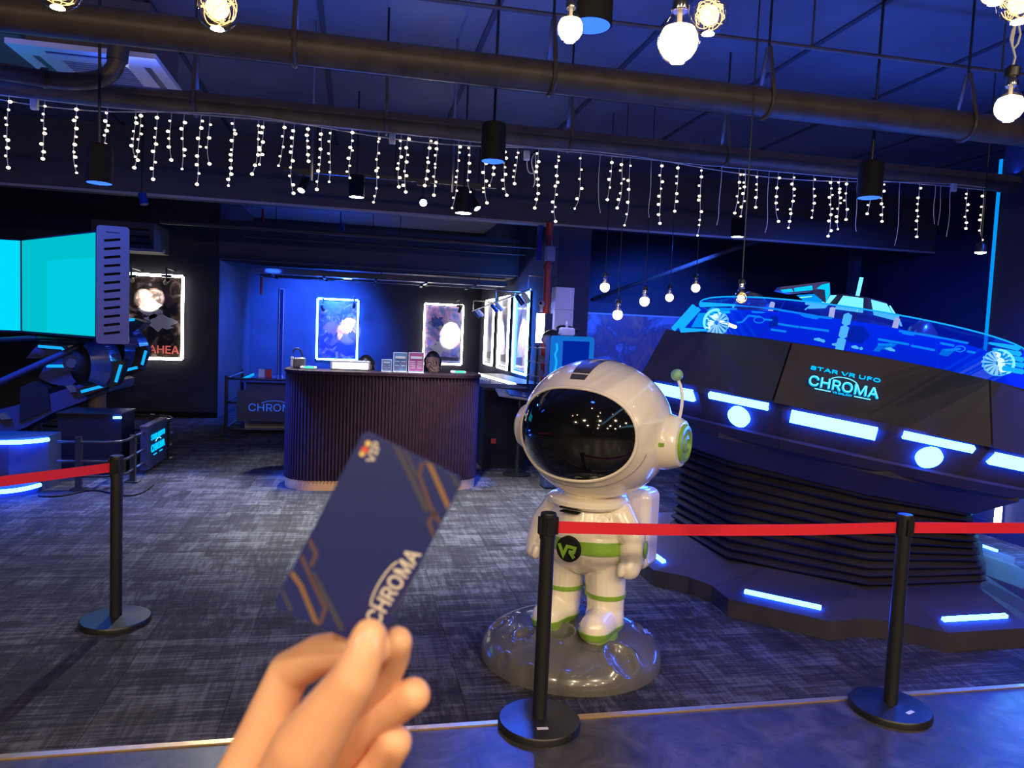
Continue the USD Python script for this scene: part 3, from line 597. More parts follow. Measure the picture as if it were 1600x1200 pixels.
# ================================================================== COUNTER
cx0, cx1, cy0, cy1, r = -.69, 1.275, 7.36, 8.25, .33
def round_rect(x0, x1, y0, y1, r, n=10):
    return sg.box(x0+r, y0+r, x1-r, y1-r).buffer(r, quad_segs=n)
t = thing('reception_counter', 'dark ribbed wood reception counter with rounded ends and copper plinth', 'counter', ((cx0+cx1)/2, 7.8, 0))
shape = round_rect(cx0, cx1, cy0, cy1, r, 12)
part('plinth', prism(shape.buffer(-.012), .1), MATS['copper'], t, world=True, smooth=40)
shell = shape.buffer(-.015).difference(sg.box(cx0+.25, cy0+.3, cx1-.25, cy1+.2))
part('body', prism(shell, 1.04, mat4((0, 0, .1))), MATS['walnut_slat'], t, world=True)
ring = shape.buffer(-.012).exterior; L = ring.length; ns = 150
c = ring.centroid
for k in range(ns):
    p, q = ring.interpolate(k*L/ns), ring.interpolate(k*L/ns+.001); th = math.atan2(q.y-p.y, q.x-p.x)
    if p.y > cy1-.02 and abs(p.x-c.x) < .7: continue
    part('slat', tf(prism([(-.0125, -.005), (.0125, -.005), (.009, .009), (.004, .0135), (-.004, .0135), (-.009, .009)], 1.05), mat4((p.x, p.y, .1), th if ring.is_ccw is False else th+PI)), MATS['walnut_slat'], t, world=True)
part('top', prism(shape.buffer(.012).difference(sg.box(cx0+.25, cy0+.42, cx1-.25, cy1+.2)), .03, mat4((0, 0, 1.15))), MATS['walnut_slat'], t, world=True)
part('work_surface', bx(cx0+.25, cx1-.25, cy0+.3, cy1, .74, .77), MATS['black_matte'], t, world=True)
zt = 1.18
def at_top(px, y): return ony(px, 580, y)[0]
# monitor seen over the counter edge
x0, x1 = at_top(517, 8.0), at_top(578, 8.0)
t = thing('monitor', 'wide display with a glowing white strip standing on the reception counter', 'monitor', ((x0+x1)/2, 7.72, zt))
part('casing', box(((x0+x1)/2, 7.72, zt+.05), (x1-x0, .06, .1), b=.012), MATS['grey_box'], t, world=True)
part('screen', bx(x0+.025, x1-.025, 7.684, 7.689, zt+.012, zt+.076), MATS['monitor_white'], t, world=True)
# goose-neck scanner
q = np.array([at_top(466, 7.75), 7.75, zt])
t = thing('desk_scanner', 'small dark scanner with a curled neck at the left end of the counter', 'scanner', tuple(q))
part('base', box(q+[.01, 0, .055], (.12, .1, .11), b=.02), MATS['dark_grey_gloss'], t, world=True)
part('neck', tube(smooth_path([q+[.04, 0, .1], q+[.03, 0, .16], q+[-.01, 0, .2], q+[-.045, 0, .185], q+[-.05, 0, .15]]), .008, 8), MATS['black_metal'], t, world=True)
part('panel', box(q+[-.06, -.02, .07], (.025, .07, .09)), MATS['grey_box'], t, world=True)
for px, lab in ((482, 'pale green-lit gadget on the counter beside the scanner'), (716, 'green-lit gadget lying at the right end of the counter')):
    q = np.array([at_top(px, 7.7), 7.7, zt]); t = thing('card_terminal', lab, 'card terminal', tuple(q), group=None)
    part('shell', box(q+[0, 0, .014], (.16, .1, .028), b=.01), MATS['white_plastic'], t, world=True); part('light_bar', box(q+[.01, -.045, .02], (.1, .02, .022), b=.005), MATS['green_led'], t, world=True)
for pa, pb, pt, m, lab, y in ((596, 612, 561, 'paper_blue', 'smallest acrylic stand with a blue card, left of the three on the counter', 7.6), (614, 636, 550, 'paper_blue', 'blue leaflet in the middle acrylic stand on the counter', 7.62), (638, 662, 550, 'paper_pink', 'pink and purple leaflet in the right acrylic stand on the counter', 7.58)):
    x0, x1 = at_top(pa, y), at_top(pb, y); hh = ony(pa, pt, y)[2]-zt
    t = thing('leaflet_stand', lab, 'leaflet stand', ((x0+x1)/2, y, zt), group=None)
    part('holder', join(bx(x0, x1, y+.012, y+.016, zt, zt+hh), bx(x0, x1, y-.05, y+.07, zt, zt+.006)), MATS['acrylic_edge'], t, world=True)
    lf = part('leaflet', bx(x0+.008, x1-.008, y+.004, y+.011, zt+.02, zt+hh-.008), MATS[m], t, world=True); W_ = x1-x0-.016
    part('header_band', bx(x0+.02, x1-.02, y, y+.004, zt+hh*.68, zt+hh*.8), MATS['paper_white'], lf, world=True)
    for k in range(4):
        for s in (0, 1): part('text_line', bx(x0+.02+s*W_*.5, x0+.008+W_*(.42+s*.5), y, y+.004, zt+hh*(.22+k*.1), zt+hh*(.25+k*.1)), MATS['paper_white' if m != 'paper_blue' or k % 2 else 'paper_pink'], lf, world=True)

# ================================================================== PEOPLE BEHIND THE COUNTER
def sitter(x, y, head, look, lab, shirt, tilt=.3, hand=None, hairlen=.03):
    """a seated person: head centre, looking along 'look' (in plan)"""
    hx, hy, hz = head; lk = np.array([*look, 0.0]); lk /= np.linalg.norm(lk); sd = np.array([lk[1], -lk[0], 0]); Z = np.array([0, 0, 1.0])
    base = np.array([x, y, 0.0]); t = thing('person', lab, 'person', tuple(base))
    hip = np.array([x, y, .52])-lk*.05; neck = np.array([hx, hy, hz])-Z*.17-lk*.05; chest = hip*.35+neck*.65; chest[2] -= .02
    B = [((hip+sd*.09), .12), ((hip-sd*.09), .12)]
    bones = [((hip-sd*.08, .13), (hip+sd*.08, .13)), ((hip, .14), (chest, .145)), ((chest-sd*.11, .095), (chest+sd*.11, .095)), ((chest-sd*.06, .11), (neck-Z*.06, .06)), ((chest+sd*.06, .11), (neck-Z*.06, .06)), ((neck-Z*.06, .058), (neck+Z*.06, .052))]
    elbows = []
    for s in (-1, 1):
        sh = chest+sd*.17*s+Z*.06; el = sh+lk*.12-Z*.24+sd*.04*s; wr = el+lk*.22+Z*.02-sd*.05*s
        if hand is not None and s == hand: el = sh+lk*.26-Z*.14; wr = np.array([hx, hy, hz])+lk*.13+sd*.075*s-Z*.1
        bones += [((sh, .06), (el, .046)), ((el, .045), (wr, .03))]
        kn = hip+lk*.42+sd*.1*s-Z*.02; an = kn-Z*.42+lk*.02; bones += [((hip+sd*.09*s, .1), (kn, .062)), ((kn, .06), (an, .04)), ((an-Z*.03, .038), (an+lk*.14-Z*.045, .03))]
        elbows.append((el, wr))
    part('body', blob(bones, .03, 10), MATS[shirt], t, world=True, smooth=True)
    c = np.array([hx, hy, hz]); f = lk*math.cos(tilt)-Z*math.sin(tilt); up = np.cross(sd, f); up = up if up[2] > 0 else -up
    P = lambda a, b, d: c+sd*a+up*b+f*d
    hb = [((P(0, .03, -.015), .088), (P(0, .03, .01), .084)), ((P(0, -.03, .035), .062), (P(0, -.085, .055), .034)), ((P(-.03, -.02, .04), .045), (P(.03, -.02, .04), .045)), ((P(0, .012, .088), .009), (P(0, -.022, .104), .014))]
    hb += [((P(s*.083, -.012, -.005), .016), (P(s*.088, .016, -.012), .018)) for s in (-1, 1)]
    hd = part('head', blob(hb, .009, 6), MATS['skin_far'], t, world=True, smooth=True)
    for s in (-1, 1):
        part('eye', ball(P(s*.032, .008, .083), (.012, .009, .012), 2), MATS['paper_white'], hd, world=True, smooth=True); part('pupil', ball(P(s*.032, .008, .094), .005, 2), MATS['hair'], hd, world=True); part('eyebrow', tube([P(s*.018, .028, .091), P(s*.034, .033, .088), P(s*.05, .028, .078)], .004, 6), MATS['hair'], hd, world=True)
    part('mouth', tube([P(-.022, -.055, .082), P(0, -.056, .09), P(.022, -.055, .082)], .005, 6), MATS['lip'], hd, world=True)
    hr = [((P(0, .05, -.03), .092), (P(0, .075, -.012), .078)), ((P(-.05, .03, -.035), .06), (P(.05, .03, -.035), .06)), ((P(0, .0, -.06), .06), (P(0, -.02, -.06), .05))]
    hr += [((P(s*.07, .03, -.0), .03), (P(s*.075, -.01-hairlen*2, -.03), .024)) for s in (-1, 1)]
    part('hair', blob(hr, .012, 4), MATS['hair'], t, world=True, smooth=True)
    for s, (el, wr) in zip((-1, 1), elbows):
        raised = hand is not None and s == hand
        d = (P(0, .06, .1)-wr) if raised else lk*.15-Z*.02; d = d/np.linalg.norm(d); side = np.cross(d, lk if raised else Z); side /= np.linalg.norm(side)
        fb = [((wr, .026), (wr+d*.05, .03)), ((wr+d*.06-side*.024, .02), (wr+d*.06+side*.024, .02))]
        for k, o in enumerate((-.03, -.01, .01, .03)):
            r0 = wr+d*.075+side*o; r1 = r0+d*(.035, .045, .042, .032)[k]+side*o*.4; r2 = r1+d*.03+side*o*.3-(lk*.01 if raised else Z*.01); fb += [((r0, .0095), (r1, .0085)), ((r1, .0085), (r2, .007))]
        r0 = wr+d*.03-side*.03; fb += [((wr+d*.02-side*.015, .016), (r0+d*.02-side*.02, .011)), ((r0+d*.02-side*.02, .011), (r0+d*.05-side*.03, .009))]
        part('hand', blob(fb, .006, 6), MATS['skin_far'], t, world=True, smooth=True)
    s = thing('stool', lab.split(' ')[0]+' '+('stool under the dark-haired person bent over the display' if hand is None else 'stool under the person covering the face'), 'stool', tuple(base))
    h = hip-np.array([0, 0, .145]); part('seat', tf(lathe([(.15, -.05), (.165, -.03), (.165, -.005), (.15, 0)], 24), mat4(h)), MATS['black_matte'], s, world=True)
    part('post', cyl((h[0], h[1], .03), (h[0], h[1], h[2]-.05), .025, 12), MATS['steel'], s, world=True)
    part('foot', tf(lathe([(.2, 0), (.2, .015), (.04, .035)], 24), mat4((h[0], h[1], 0))), MATS['steel'], s, world=True)
    return t
q = ony(572, 573, 8.9); sitter(q[0], 9.1, (q[0], 8.9, 1.15), (-.25, -1), 'person with black hair bent down behind the display on the counter', 'shirt_dark', .7, hairlen=.08)
q = ony(676, 573, 8.75); sitter(q[0], 8.98, (q[0], 8.75, 1.225), (-.15, -1), 'person with short dark hair covering the face with one hand behind the counter', 'shirt_dark', .12, hand=-1)

# ================================================================== RAILS, SIGN, TABLES
def rail(t, pts, r=.016):
    part('rail', tube(pts, r, 10), MATS['rail_black'], t, world=True, smooth=50)
t = thing('counter_railing', 'dark metal railing with a hanging lettered banner, left of the reception counter', 'railing', (-1.3, 10.8, 0))
ya, xa, xb = 11.0, ony(352, 640, 11.0)[0], -.35
for z in (.82, .48, .1): rail(t, [(xb, ya, z), (xa+.08, ya, z), (xa, ya+.08, z), (xa, ya+1.6, z)])
for x, y in ((xa, ya+.06), (xa, ya+1.55), (xa+.9, ya), (xb, ya)): part('post', cyl((x, y, 0), (x, y, .86), .024, 12), MATS['rail_black'], t, world=True); part('foot', tf(lathe([(.07, 0), (.07, .012), (.03, .02)], 20), mat4((x, y, 0))), MATS['rail_black'], t, world=True)
bn = part('banner', bx(xa+.16, xb+.2, ya-.02, ya-.012, .22, .66), MATS['dark_blue'], t, world=True, label='dark banner with blue letters')
xc = ony(429, 630, ya)[0]
part('lettering', tf(text('CHROMA', .105, .004, False, stretch=1.12), basis((xc, ya-.022, .42), (1, 0, 0), (0, 0, 1))), MATS['letter_blue'], bn, world=True, label='blue letters')
part('arc', tube([(xc+.22*math.cos(a), ya-.022, .42+.1*math.sin(a)) for a in np.linspace(.6, 2.5, 12)], .005, 5), MATS['letter_blue'], bn, world=True)
t = thing('display_table', 'low glass-topped table with bright blue edge behind the left railing', 'table', (-1.2, 12.4, 0))
part('cabinet', bx(xa+.2, -.4, 11.5, 12.6, .06, .74), MATS['dark_blue'], t, world=True); part('top', bx(xa+.15, -.35, 11.45, 12.65, .74, .78), MATS['glossy_blue'], t, world=True); part('edge_light', bx(xa+.15, xa+.17, 11.45, 12.65, .781, .80), MATS['led_cyan'], t, world=True)
part('plinth_light', bx(xa+.2, -.4, 11.47, 11.5, .05, .16), MATS['grey_box'], t, world=True)
for px, m, lab in ((409, 'paper_white', 'small white carton on the table behind the left railing'), (420, 'sticker_red', 'small red carton on the table behind the left railing')):
    q = ony(px, 580, 12.0); solo('carton', tf(rbox((.09, .07, .13), .006), mat4((q[0], 12.0, .846))), MATS[m], lab, 'carton')
# right-hand case with a lit glass edge
t = thing('display_case', 'dark display case with white-lit edge beside the right end of the counter', 'display case', (1.9, 10.7, 0))
e0, e1 = onz(748, 583, .98), onz(813, 601, .98); dv = (e1-e0)/np.linalg.norm(e1-e0); nv = np.array([-dv[1], dv[0], 0])*1; nv = nv if nv[0] > 0 else -nv
B = basis(e0, dv, nv); Ln = np.linalg.norm(e1-e0)*.92
part('case_body', tf(bx(0, Ln, .02, .36, -.93, -.03), B), MATS['dark_blue'], t, world=True); part('top', tf(bx(-.02, Ln+.02, 0, .38, -.03, 0), B), MATS['black_metal'], t, world=True)
for k in range(3): part('edge_light', tf(bx(Ln*(k/3+.01), Ln*(k/3+.32), -.012, 0, -.035, .004), B), MATS['can_white'], t, world=True)
for k in range(3): part('panel', tf(bx(Ln*(k/3+.02), Ln*(k/3+.31), .008, .02, -.32, -.06), B), MATS['grey_box'], t, world=True)
part('plinth', tf(bx(.05, Ln-.05, .05, .34, -.98, -.93), B), MATS['black_matte'], t, world=True)
q = onz(757, 692, .0)
t = thing('light_box', 'low white light box on the floor right of the counter', 'light box', (q[0], q[1], 0)); part('shell', bx(q[0]-.17, q[0]+.2, q[1], q[1]+.1, 0, .1), MATS['grey_box'], t, world=True); part('diffuser', bx(q[0]-.16, q[0]+.19, q[1]-.006, q[1], .015, .085), MATS['led_cyan_soft'], t, world=True)
t = thing('folded_table', 'dark sloping bench of the play area half hidden behind the astronaut', 'bench', (1.75, 8.6, 0))
q0, q1 = ony(752, 612, 8.6), ony(786, 606, 8.6)
part('cabinet', bx(1.5, 2.02, 8.6, 9.2, 0, q1[2]-.03), MATS['black_matte'], t, world=True); part('top', bx(1.48, 2.04, 8.58, 9.22, q1[2]-.03, q1[2]), MATS['ship_black'], t, world=True)
part('badge', bx(1.6, 1.66, 8.594, 8.6, .3, .36), MATS['sticker_red'], t, world=True)
q = ony(806, 617, 8.2)
t = thing('laptop_shelf', 'blue-lit slanted shelf beside the astronaut helmet', 'shelf', (q[0], 8.2, 0)); part('tray', tf(bx(-.22, .22, -.14, .14, -.01, .01), basis(q, (1, 0, -.12), (0, 1, .2))), MATS['grey_box'], t, world=True); part('pad', tf(bx(-.1, .2, -.12, .1, .01, .025), basis(q, (1, 0, -.12), (0, 1, .2))), MATS['glossy_blue'], t, world=True); part('leg', cyl((q[0]+.05, 8.2, 0), (q[0]+.05, 8.2, q[2]-.01), .03, 12), MATS['black_metal'], t, world=True); part('foot', tf(lathe([(.16, 0), (.16, .015), (.04, .03)], 24), mat4((q[0]+.05, 8.2, 0))), MATS['black_metal'], t, world=True)
# column fittings
q = ony(857, 400, 9.55)
t = thing('fire_riser', 'red vertical fire pipe with a pale control box on the column', 'pipe', (q[0], 9.55, 0)); part('pipe_run', cyl((q[0], 9.55, 0), (q[0], 9.55, 3.1), .05, 18), MATS['red_pipe'], t, world=True, smooth=40); part('control_box', box((q[0], 9.47, ony(857, 397, 9.5)[2]), (.12, .1, .2), b=.012), MATS['grey_box'], t, world=True); part('coupling', cyl((q[0], 9.55, ony(857, 415, 9.5)[2]-.05), (q[0], 9.55, ony(857, 415, 9.5)[2]+.02), .064, 18), MATS['red_pipe'], t, world=True)
q = ony(843, 380, 9.8); solo('conduit_drop', bx(q[0]-.03, q[0]+.03, 9.77, 9.83, ony(843, 407, 9.8)[2], 3.1), MATS['glossy_blue'], 'short blue-lit duct dropping from the beam left of the red pipe', 'duct')  # blue light on the duct is put into its colour
a, b = ony(866, 449, 9.6), ony(891, 523, 9.6)
t = thing('wall_trunking', 'tall pale trunking box fixed to the column above the kiosk', 'trunking', (a[0], 9.72, b[2])); part('case', bx(a[0], b[0], 9.5, 9.72, b[2]-.1, a[2]), MATS['white_plastic'], t, world=True); part('cover_joint', bx(a[0]-.002, b[0]+.002, 9.498, 9.5, a[2]-.3, a[2]-.294), MATS['grey_box'], t, world=True)
a, b = ony(839, 489, 9.38), ony(850, 536, 9.38)
t = thing('notice_board', 'narrow white lit board beside the red pipe', 'sign', (a[0], 9.38, b[2])); part('board', bx(a[0], b[0], 9.38, 9.41, b[2], a[2]), MATS['monitor_white'], t, world=True); part('side_panel', bx(b[0], b[0]+.1, 9.38, 9.41, b[2], a[2]), MATS['dark_blue'], t, world=True)
q = ony(846, 478, 9.45); t = thing('security_camera', 'small dome camera above the white board by the red pipe', 'camera', tuple(q)); part('mount', cyl(q-[0, 0, .08], q, .022, 12), MATS['grey_box'], t, world=True); part('dome', ball(q+[0, 0, .03], .045, 2), MATS['grey_box'], t, world=True, smooth=True); part('lens', ball(q+[-.02, -.04, .03], .018, 2), MATS['visor_black'], t, world=True)
# kiosk
a, b = ony(861, 524, 7.4), ony(925, 600, 7.4); kx0, kx1, kz = a[0], b[0], a[2]
t = thing('kiosk', 'blue-framed touch screen kiosk behind the astronaut helmet', 'kiosk', ((kx0+kx1)/2, 7.4, 0))
part('cabinet', box(((kx0+kx1)/2, 7.52, kz/2), (kx1-kx0, .22, kz), b=.03), MATS['dark_blue'], t, world=True)
g = round_rect(kx0, kx1, kz-.85, kz, .035).difference(sg.box(kx0+.13, kz-.78, kx1-.05, kz-.05))
part('bezel', prism(g, .02, basis((0, 7.41, 0), (1, 0, 0), (0, 0, 1))), MATS['kiosk_frame'], t, world=True)
part('screen', bx(kx0+.13, kx1-.05, 7.398, 7.406, kz-.78, kz-.05), MATS['kiosk_screen'], t, world=True)
part('side_print', tube([(kx0+.06+.012*math.sin(k*2.3), 7.385, kz-.08-k*.06) for k in range(11)], .012, 6), MATS['led_cyan'], t, world=True)
q = np.array([(kx0+kx1)/2-.03, 7.48, kz])
t = thing('vr_headset', 'white and black VR headset resting on top of the kiosk', 'VR headset', tuple(q)); part('visor', tf(rbox((.17, .09, .09), .03), mat4(q+[-.02, -.02, .045])), MATS['white_plastic'], t, world=True, smooth=40)
part('face_pad', tf(rbox((.15, .05, .08), .02), mat4(q+[-.02, .04, .045])), MATS['black_matte'], t, world=True); part('strap', tube(smooth_path([q+[-.1, 0, .05], q+[-.08, .1, .09], q+[.02, .15, .1], q+[.1, .09, .08], q+[.07, 0, .05]]), .014, 8), MATS['black_matte'], t, world=True); part('top_strap', tube(smooth_path([q+[-.02, -.02, .09], q+[0, .06, .15], q+[.02, .14, .1]]), .012, 8), MATS['white_plastic'], t, world=True)
# shelf with gadgets
a = ony(832, 542, 8.9)
t = thing('gadget_shelf', 'dark leaning shelf of small gadgets between side posters and kiosk', 'shelf', (a[0]+.1, 8.9, 0)); sx0, sx1 = a[0]+.03, a[0]+.5
for x in (sx0, sx1):
    for y in (8.75, 9.15): part('post', cyl((x-.04, y, 0), (x, y, 1.5), .014, 8), MATS['rail_black'], t, world=True)
SZ = [ony(845, p, 8.9)[2] for p in (543, 565, 586)]
for z in SZ: part('shelf_board', bx(sx0-.03, sx1+.02, 8.72, 9.18, z-.012, z), MATS['grey_box'], t, world=True)
for k, (f, zi) in enumerate(((.15, 1), (.45, 1), (.8, 1), (.12, 2), (.4, 2), (.7, 2))):
    x = sx0+f*(sx1-sx0); z = SZ[zi]
    solo('controller', join(tf(lathe([(.045, 0), (.05, .02), (.035, .05), (.005, .062)], 16), mat4((x, 8.82, z))), tube([(x+.045*math.cos(a_), 8.82+.045*math.sin(a_), z+.045+.02*math.sin(a_)) for a_ in np.linspace(0, 2*PI, 14)], .008, 6)), MATS['grey_box'],
         f'rounded game controller on the {("middle","bottom")[zi-1]} board of the gadget shelf, {("left","centre","right")[k % 3]} one', 'controller', 'controllers on the gadget shelf', smooth=40)
q = np.array([sx0+.22, 8.9, SZ[0]]); t = thing('helmet', 'dark helmet with a white visor strap on the top board of the gadget shelf', 'helmet', tuple(q)); part('shell', ball(q+[0, 0, .11], (.13, .14, .12), 3), MATS['dark_grey_gloss'], t, world=True, smooth=True); part('visor', ball(q+[-.05, -.05, .1], (.1, .1, .07), 3), MATS['white_plastic'], t, world=True, smooth=True)
# mural and right wall lights
a, b = ony(912, 490, 12.98), ony(1075, 640, 12.98)
t = thing('wall_mural', 'dusky printed mural of a night forest on the wall behind the bulbs', 'mural', (a[0]+1, 12.98, .6)); part('print', bx(a[0], a[0]+3.4, 12.975, 12.99, .55, a[2]), MATS['mural_print'], t, world=True); part('frame', bx(a[0]-.02, a[0]+3.42, 12.97, 12.998, a[2], a[2]+.03), MATS['grey_box'], t, world=True)
t = thing('corner_light', 'tall thin blue light strip along the wall corner at right', 'light strip', (5.57, 5.64, 1.2)); part('channel', bx(5.565, 5.6, 5.63, 5.655, .14, 3.35), MATS['steel'], t, world=True); part('strip', bx(5.56, 5.6, 5.655, 5.665, .14, 3.35), MATS['led_cyan_soft'], t, world=True); part('front_strip', bx(5.555, 5.565, 5.632, 5.662, .14, 3.35), MATS['led_cyan_soft'], t, world=True)
for y, z0, z1, lab in ((5.36, .12, .36, 'short white vertical light low on the right wall'), (5.02, .1, .65, 'taller white vertical light low on the right wall, at the picture edge')):
    t = thing('wall_light', lab, 'light strip', (5.58, y, z0)); part('backplate', bx(5.565, 5.58, y-.035, y+.035, z0-.02, z1+.02), MATS['steel'], t, world=True); part('tube', tube([(5.55, y, z0), (5.55, y, z1)], .022, 10), MATS['led_white'], t, world=True)
# ================================================================== ASTRONAUT STATUE
SX, SY = 1.11, 3.52
st = thing('astronaut_statue', 'glossy white astronaut statue with black visor and green VR belt, on a grey moon dome', 'statue', (SX, SY, 0), math.radians(-43))
# dome with craters
_c, _s = math.cos(math.radians(43)), math.sin(math.radians(43))
craters = []
for px, py, cr in ((780, 977, .052), (818, 1002, .05), (783, 1018, .04), (821, 1037, .045), (874, 1006, .075), (971, 1030, .082), (1005, 985, .05), (905, 940, .05)):
    w = onz(px, py, .12)-[SX, SY, 0]; craters.append((w[0]*_c-w[1]*_s, w[0]*_s+w[1]*_c, cr))
craters += [(0, .36, .09), (-.25, .25, .07)]
R, H = .46, .185; V, Fc, na, nr = [], [], 120, 60
for i in range(nr+1):
    q = i/nr*PI/2
    for j in range(na):
        a = j*2*PI/na; rr = R*math.sin(q)**.9 if i else 0; z = H*max(0, math.cos(q))**.8
        x, y = rr*math.cos(a), rr*math.sin(a)
        for cx, cy, cr in craters:
            d = math.hypot(x-cx, y-cy)/cr
            if d < 1.5: z += cr*(.28*math.exp(-((d-1)/.2)**2)-.42*max(0, 1-d*d)**.8)*min(1, z*12)
        V.append((x, y, max(z, 0)))
for i in range(nr):
    for j in range(na): a, b = i*na+j, i*na+(j+1) % na; Fc += [[a, a+na, b+na], [a, b+na, b]]
part('moon_base', trimesh.Trimesh(V, Fc, process=False), MATS['moon_grey'], st, smooth=True, label='grey cratered moon dome')
# body: forward is -y, the viewer's right is +x
leg = lambda s: [((s*.09, .0, .545), .098, (s*.098, .0, .37), .09), ((s*.098, .0, .37), .087, (s*.102, .0, .27), .083), ((s*.102, .0, .27), .084, (s*.104, -.01, .24), .088), ((s*.106, -.02, .236), .076, (s*.112, -.125, .222), .068)]
bones = []
for s in (-1, 1): bones += [((p, r), (q, k)) for p, r, q, k in leg(s)]
bones += [(((0, 0, .61), .165), ((0, .0, .66), .166)), (((-.05, 0, .6), .15), ((.05, 0, .6), .15)), (((-.05, 0, .68), .14), ((.05, 0, .68), .14)), (((0, 0, .68), .165), ((0, 0, .79), .13))]
for s in (-1, 1):
    bones += [(((s*.14, 0, .75), .075), ((s*.205, -.01, .655), .064)), (((s*.205, -.01, .655), .062), ((s*.222, -.03, .56), .054)), (((s*.222, -.03, .56), .052), ((s*.22, -.05, .52), .047)), (((s*.2, -.08, .535), .02), ((s*.2, -.09, .505), .018))]
BS = 1.17; BO = np.array([.062, .004, 0])
def bscale(p): return (np.array(p)*[BS, BS, 1]+BO)
bones = [((bscale(p), r*1.1), (bscale(q), k*1.1)) for (p, r), (q, k) in bones]
body = blob(bones, .012, 14)
part('body', body, MATS['white_gloss'], st, smooth=True, label='white moulded suit')
part('collar', lathe([(.12, .785), (.185, .79), (.205, .805), (.205, .825), (.185, .838), (.12, .84)], 48, mat4(BO)), MATS['white_gloss'], st, smooth=40)
def shell_band(z0, z1, cx, cy, grow, n=64, inner=.006, r=None):
    """a band round the body between two heights: radius found by rays from the axis"""
    rings = []
    ang = np.arange(n)*2*PI/n; D = np.c_[np.cos(ang), np.sin(ang), 0*ang]
    for z, g in ((z0, -inner), (z0, grow*.8), (z0+.004, grow), (z1-.004, grow), (z1, grow*.8), (z1, -inner)):
        loc, ir, _ = body.ray.intersects_location(np.tile([cx, cy, z], (n, 1)), D, multiple_hits=False)
        rad = np.full(n, .08); rad[ir] = np.hypot(loc[:, 0]-cx, loc[:, 1]-cy)
        if r is not None: rad = np.minimum(rad, r)
        rings.append(np.c_[cx+np.cos(ang)*(rad+g), cy+np.sin(ang)*(rad+g), np.full(n, z)])
    return ring_loft(rings, False, False)
part('belt', shell_band(.575, .64, BO[0], BO[1], .007, 96, r=.245), MATS['green_paint'], st, smooth=40, label='green belt')
for s in (-1, 1):
    part('leg_band', shell_band(.345, .368, s*.1*BS+BO[0], BO[1], .006, 48, r=.105), MATS['green_paint'], st, smooth=40)
    part('boot_sole', shell_band(.182, .218, s*.108*BS+BO[0], -.06, .008, 64, r=.17), MATS['green_paint'], st, smooth=40)
    sole = lathe([(.08, .15), (.08, .19)], 32, mat4((s*.108*BS+BO[0], -.06, 0)), 1.0, 1.5); part('boot_heel', sole, MATS['green_paint'], st, smooth=40)
yb = -.205; bX = BO[0]+.005
bd = part('belt_badge', tf(lathe([(.062, -.012), (.062, .006), (.058, .009)], 40), basis((bX, yb-.005, .605), (1, 0, 0), (0, 0, 1))), MATS['black_matte'], st, smooth=40, label='black round badge reading VR')
def stroke(P, w): return sg.LineString(P).buffer(w, cap_style=2, join_style=2)
vr = stroke([(-.046, .022), (-.021, -.03), (-.002, .016), (.04, .014), (.034, -.008), (.008, -.007)], .0072).union(stroke([(.012, -.008), (.036, -.036)], .0072))
part('badge_letters', prism(vr, .006, basis((bX, yb-.014, .605), (1, 0, 0), (0, 0, 1))), MATS['green_paint'], bd, label='green letters VR')
for k in range(2): part('chest_line', box((.045+.004*k, -.17-.005*k, .795-k*.019), (.095, .04, .0045), b=.0), MATS['black_matte'], st)
part('arm_patch', tf(ball((0, 0, 0), (.045, .02, .008), 2), basis((.268*BS+BO[0]+.012, -.03, .62), (0, 0, 1), (0, 1, 0))), MATS['green_paint'], st, smooth=True, label='green oval on the sleeve')
bp = rbox((.36, .2, .42), .05, 10); part('backpack', tf(bp, mat4((.13, .29, .64))), MATS['white_gloss'], st, smooth=40, label='white backpack')
part('backpack_strap', tube([(.2, .18, .77), (.215, .02, .8), (.2, -.09, .75)], .022, 10), MATS['white_gloss'], st, smooth=True)
# head
HC, HR = np.array([.083, .014, 1.168]), np.array([.378, .37, .345])
def on_head(az, el, g=0.0):
    """az from the face towards the viewer's right, el upward, in degrees"""
    a, e = np.radians(az), np.radians(el); d = np.stack([np.sin(a)*np.cos(e), -np.cos(a)*np.cos(e), np.sin(e)], -1); return HC+d*(HR+g)
part('helmet', ball(HC, HR, 5), MATS['white_gloss'], st, smooth=True, label='round white helmet')
nA, nR_ = 96, 14; rings = []
def visor_edge(th, k=1.0):
    c, s = np.cos(th), np.sin(th); e = 2.35
    rr = (np.abs(c)**e+np.abs(s)**e)**(-1/e); return 51*k*rr*c, 0+37.5*k*rr*s
for i in range(nR_+1):
    az, el = visor_edge(np.arange(nA)*2*PI/nA, max(i/nR_, .001)); rings.append(on_head(az, el, .004+.02*(1-(i/nR_)**3)))
part('visor', ring_loft(rings[::-1]+[], True, False), MATS['visor_black'], st, smooth=True, label='large glossy black visor')
def edge_tube(k, r, g): az, el = visor_edge(np.linspace(0, 2*PI, 120), k); return tube(on_head(az, el, g), r, 8, False)
part('visor_rim', edge_tube(1.02, .010, .002), MATS['white_gloss'], st, smooth=True)
part('visor_groove', tube(on_head(*visor_edge(np.linspace(PI*1.12, PI*1.92, 50), 1.24), .0), .003, 6), MATS['grey_box'], st, smooth=True)
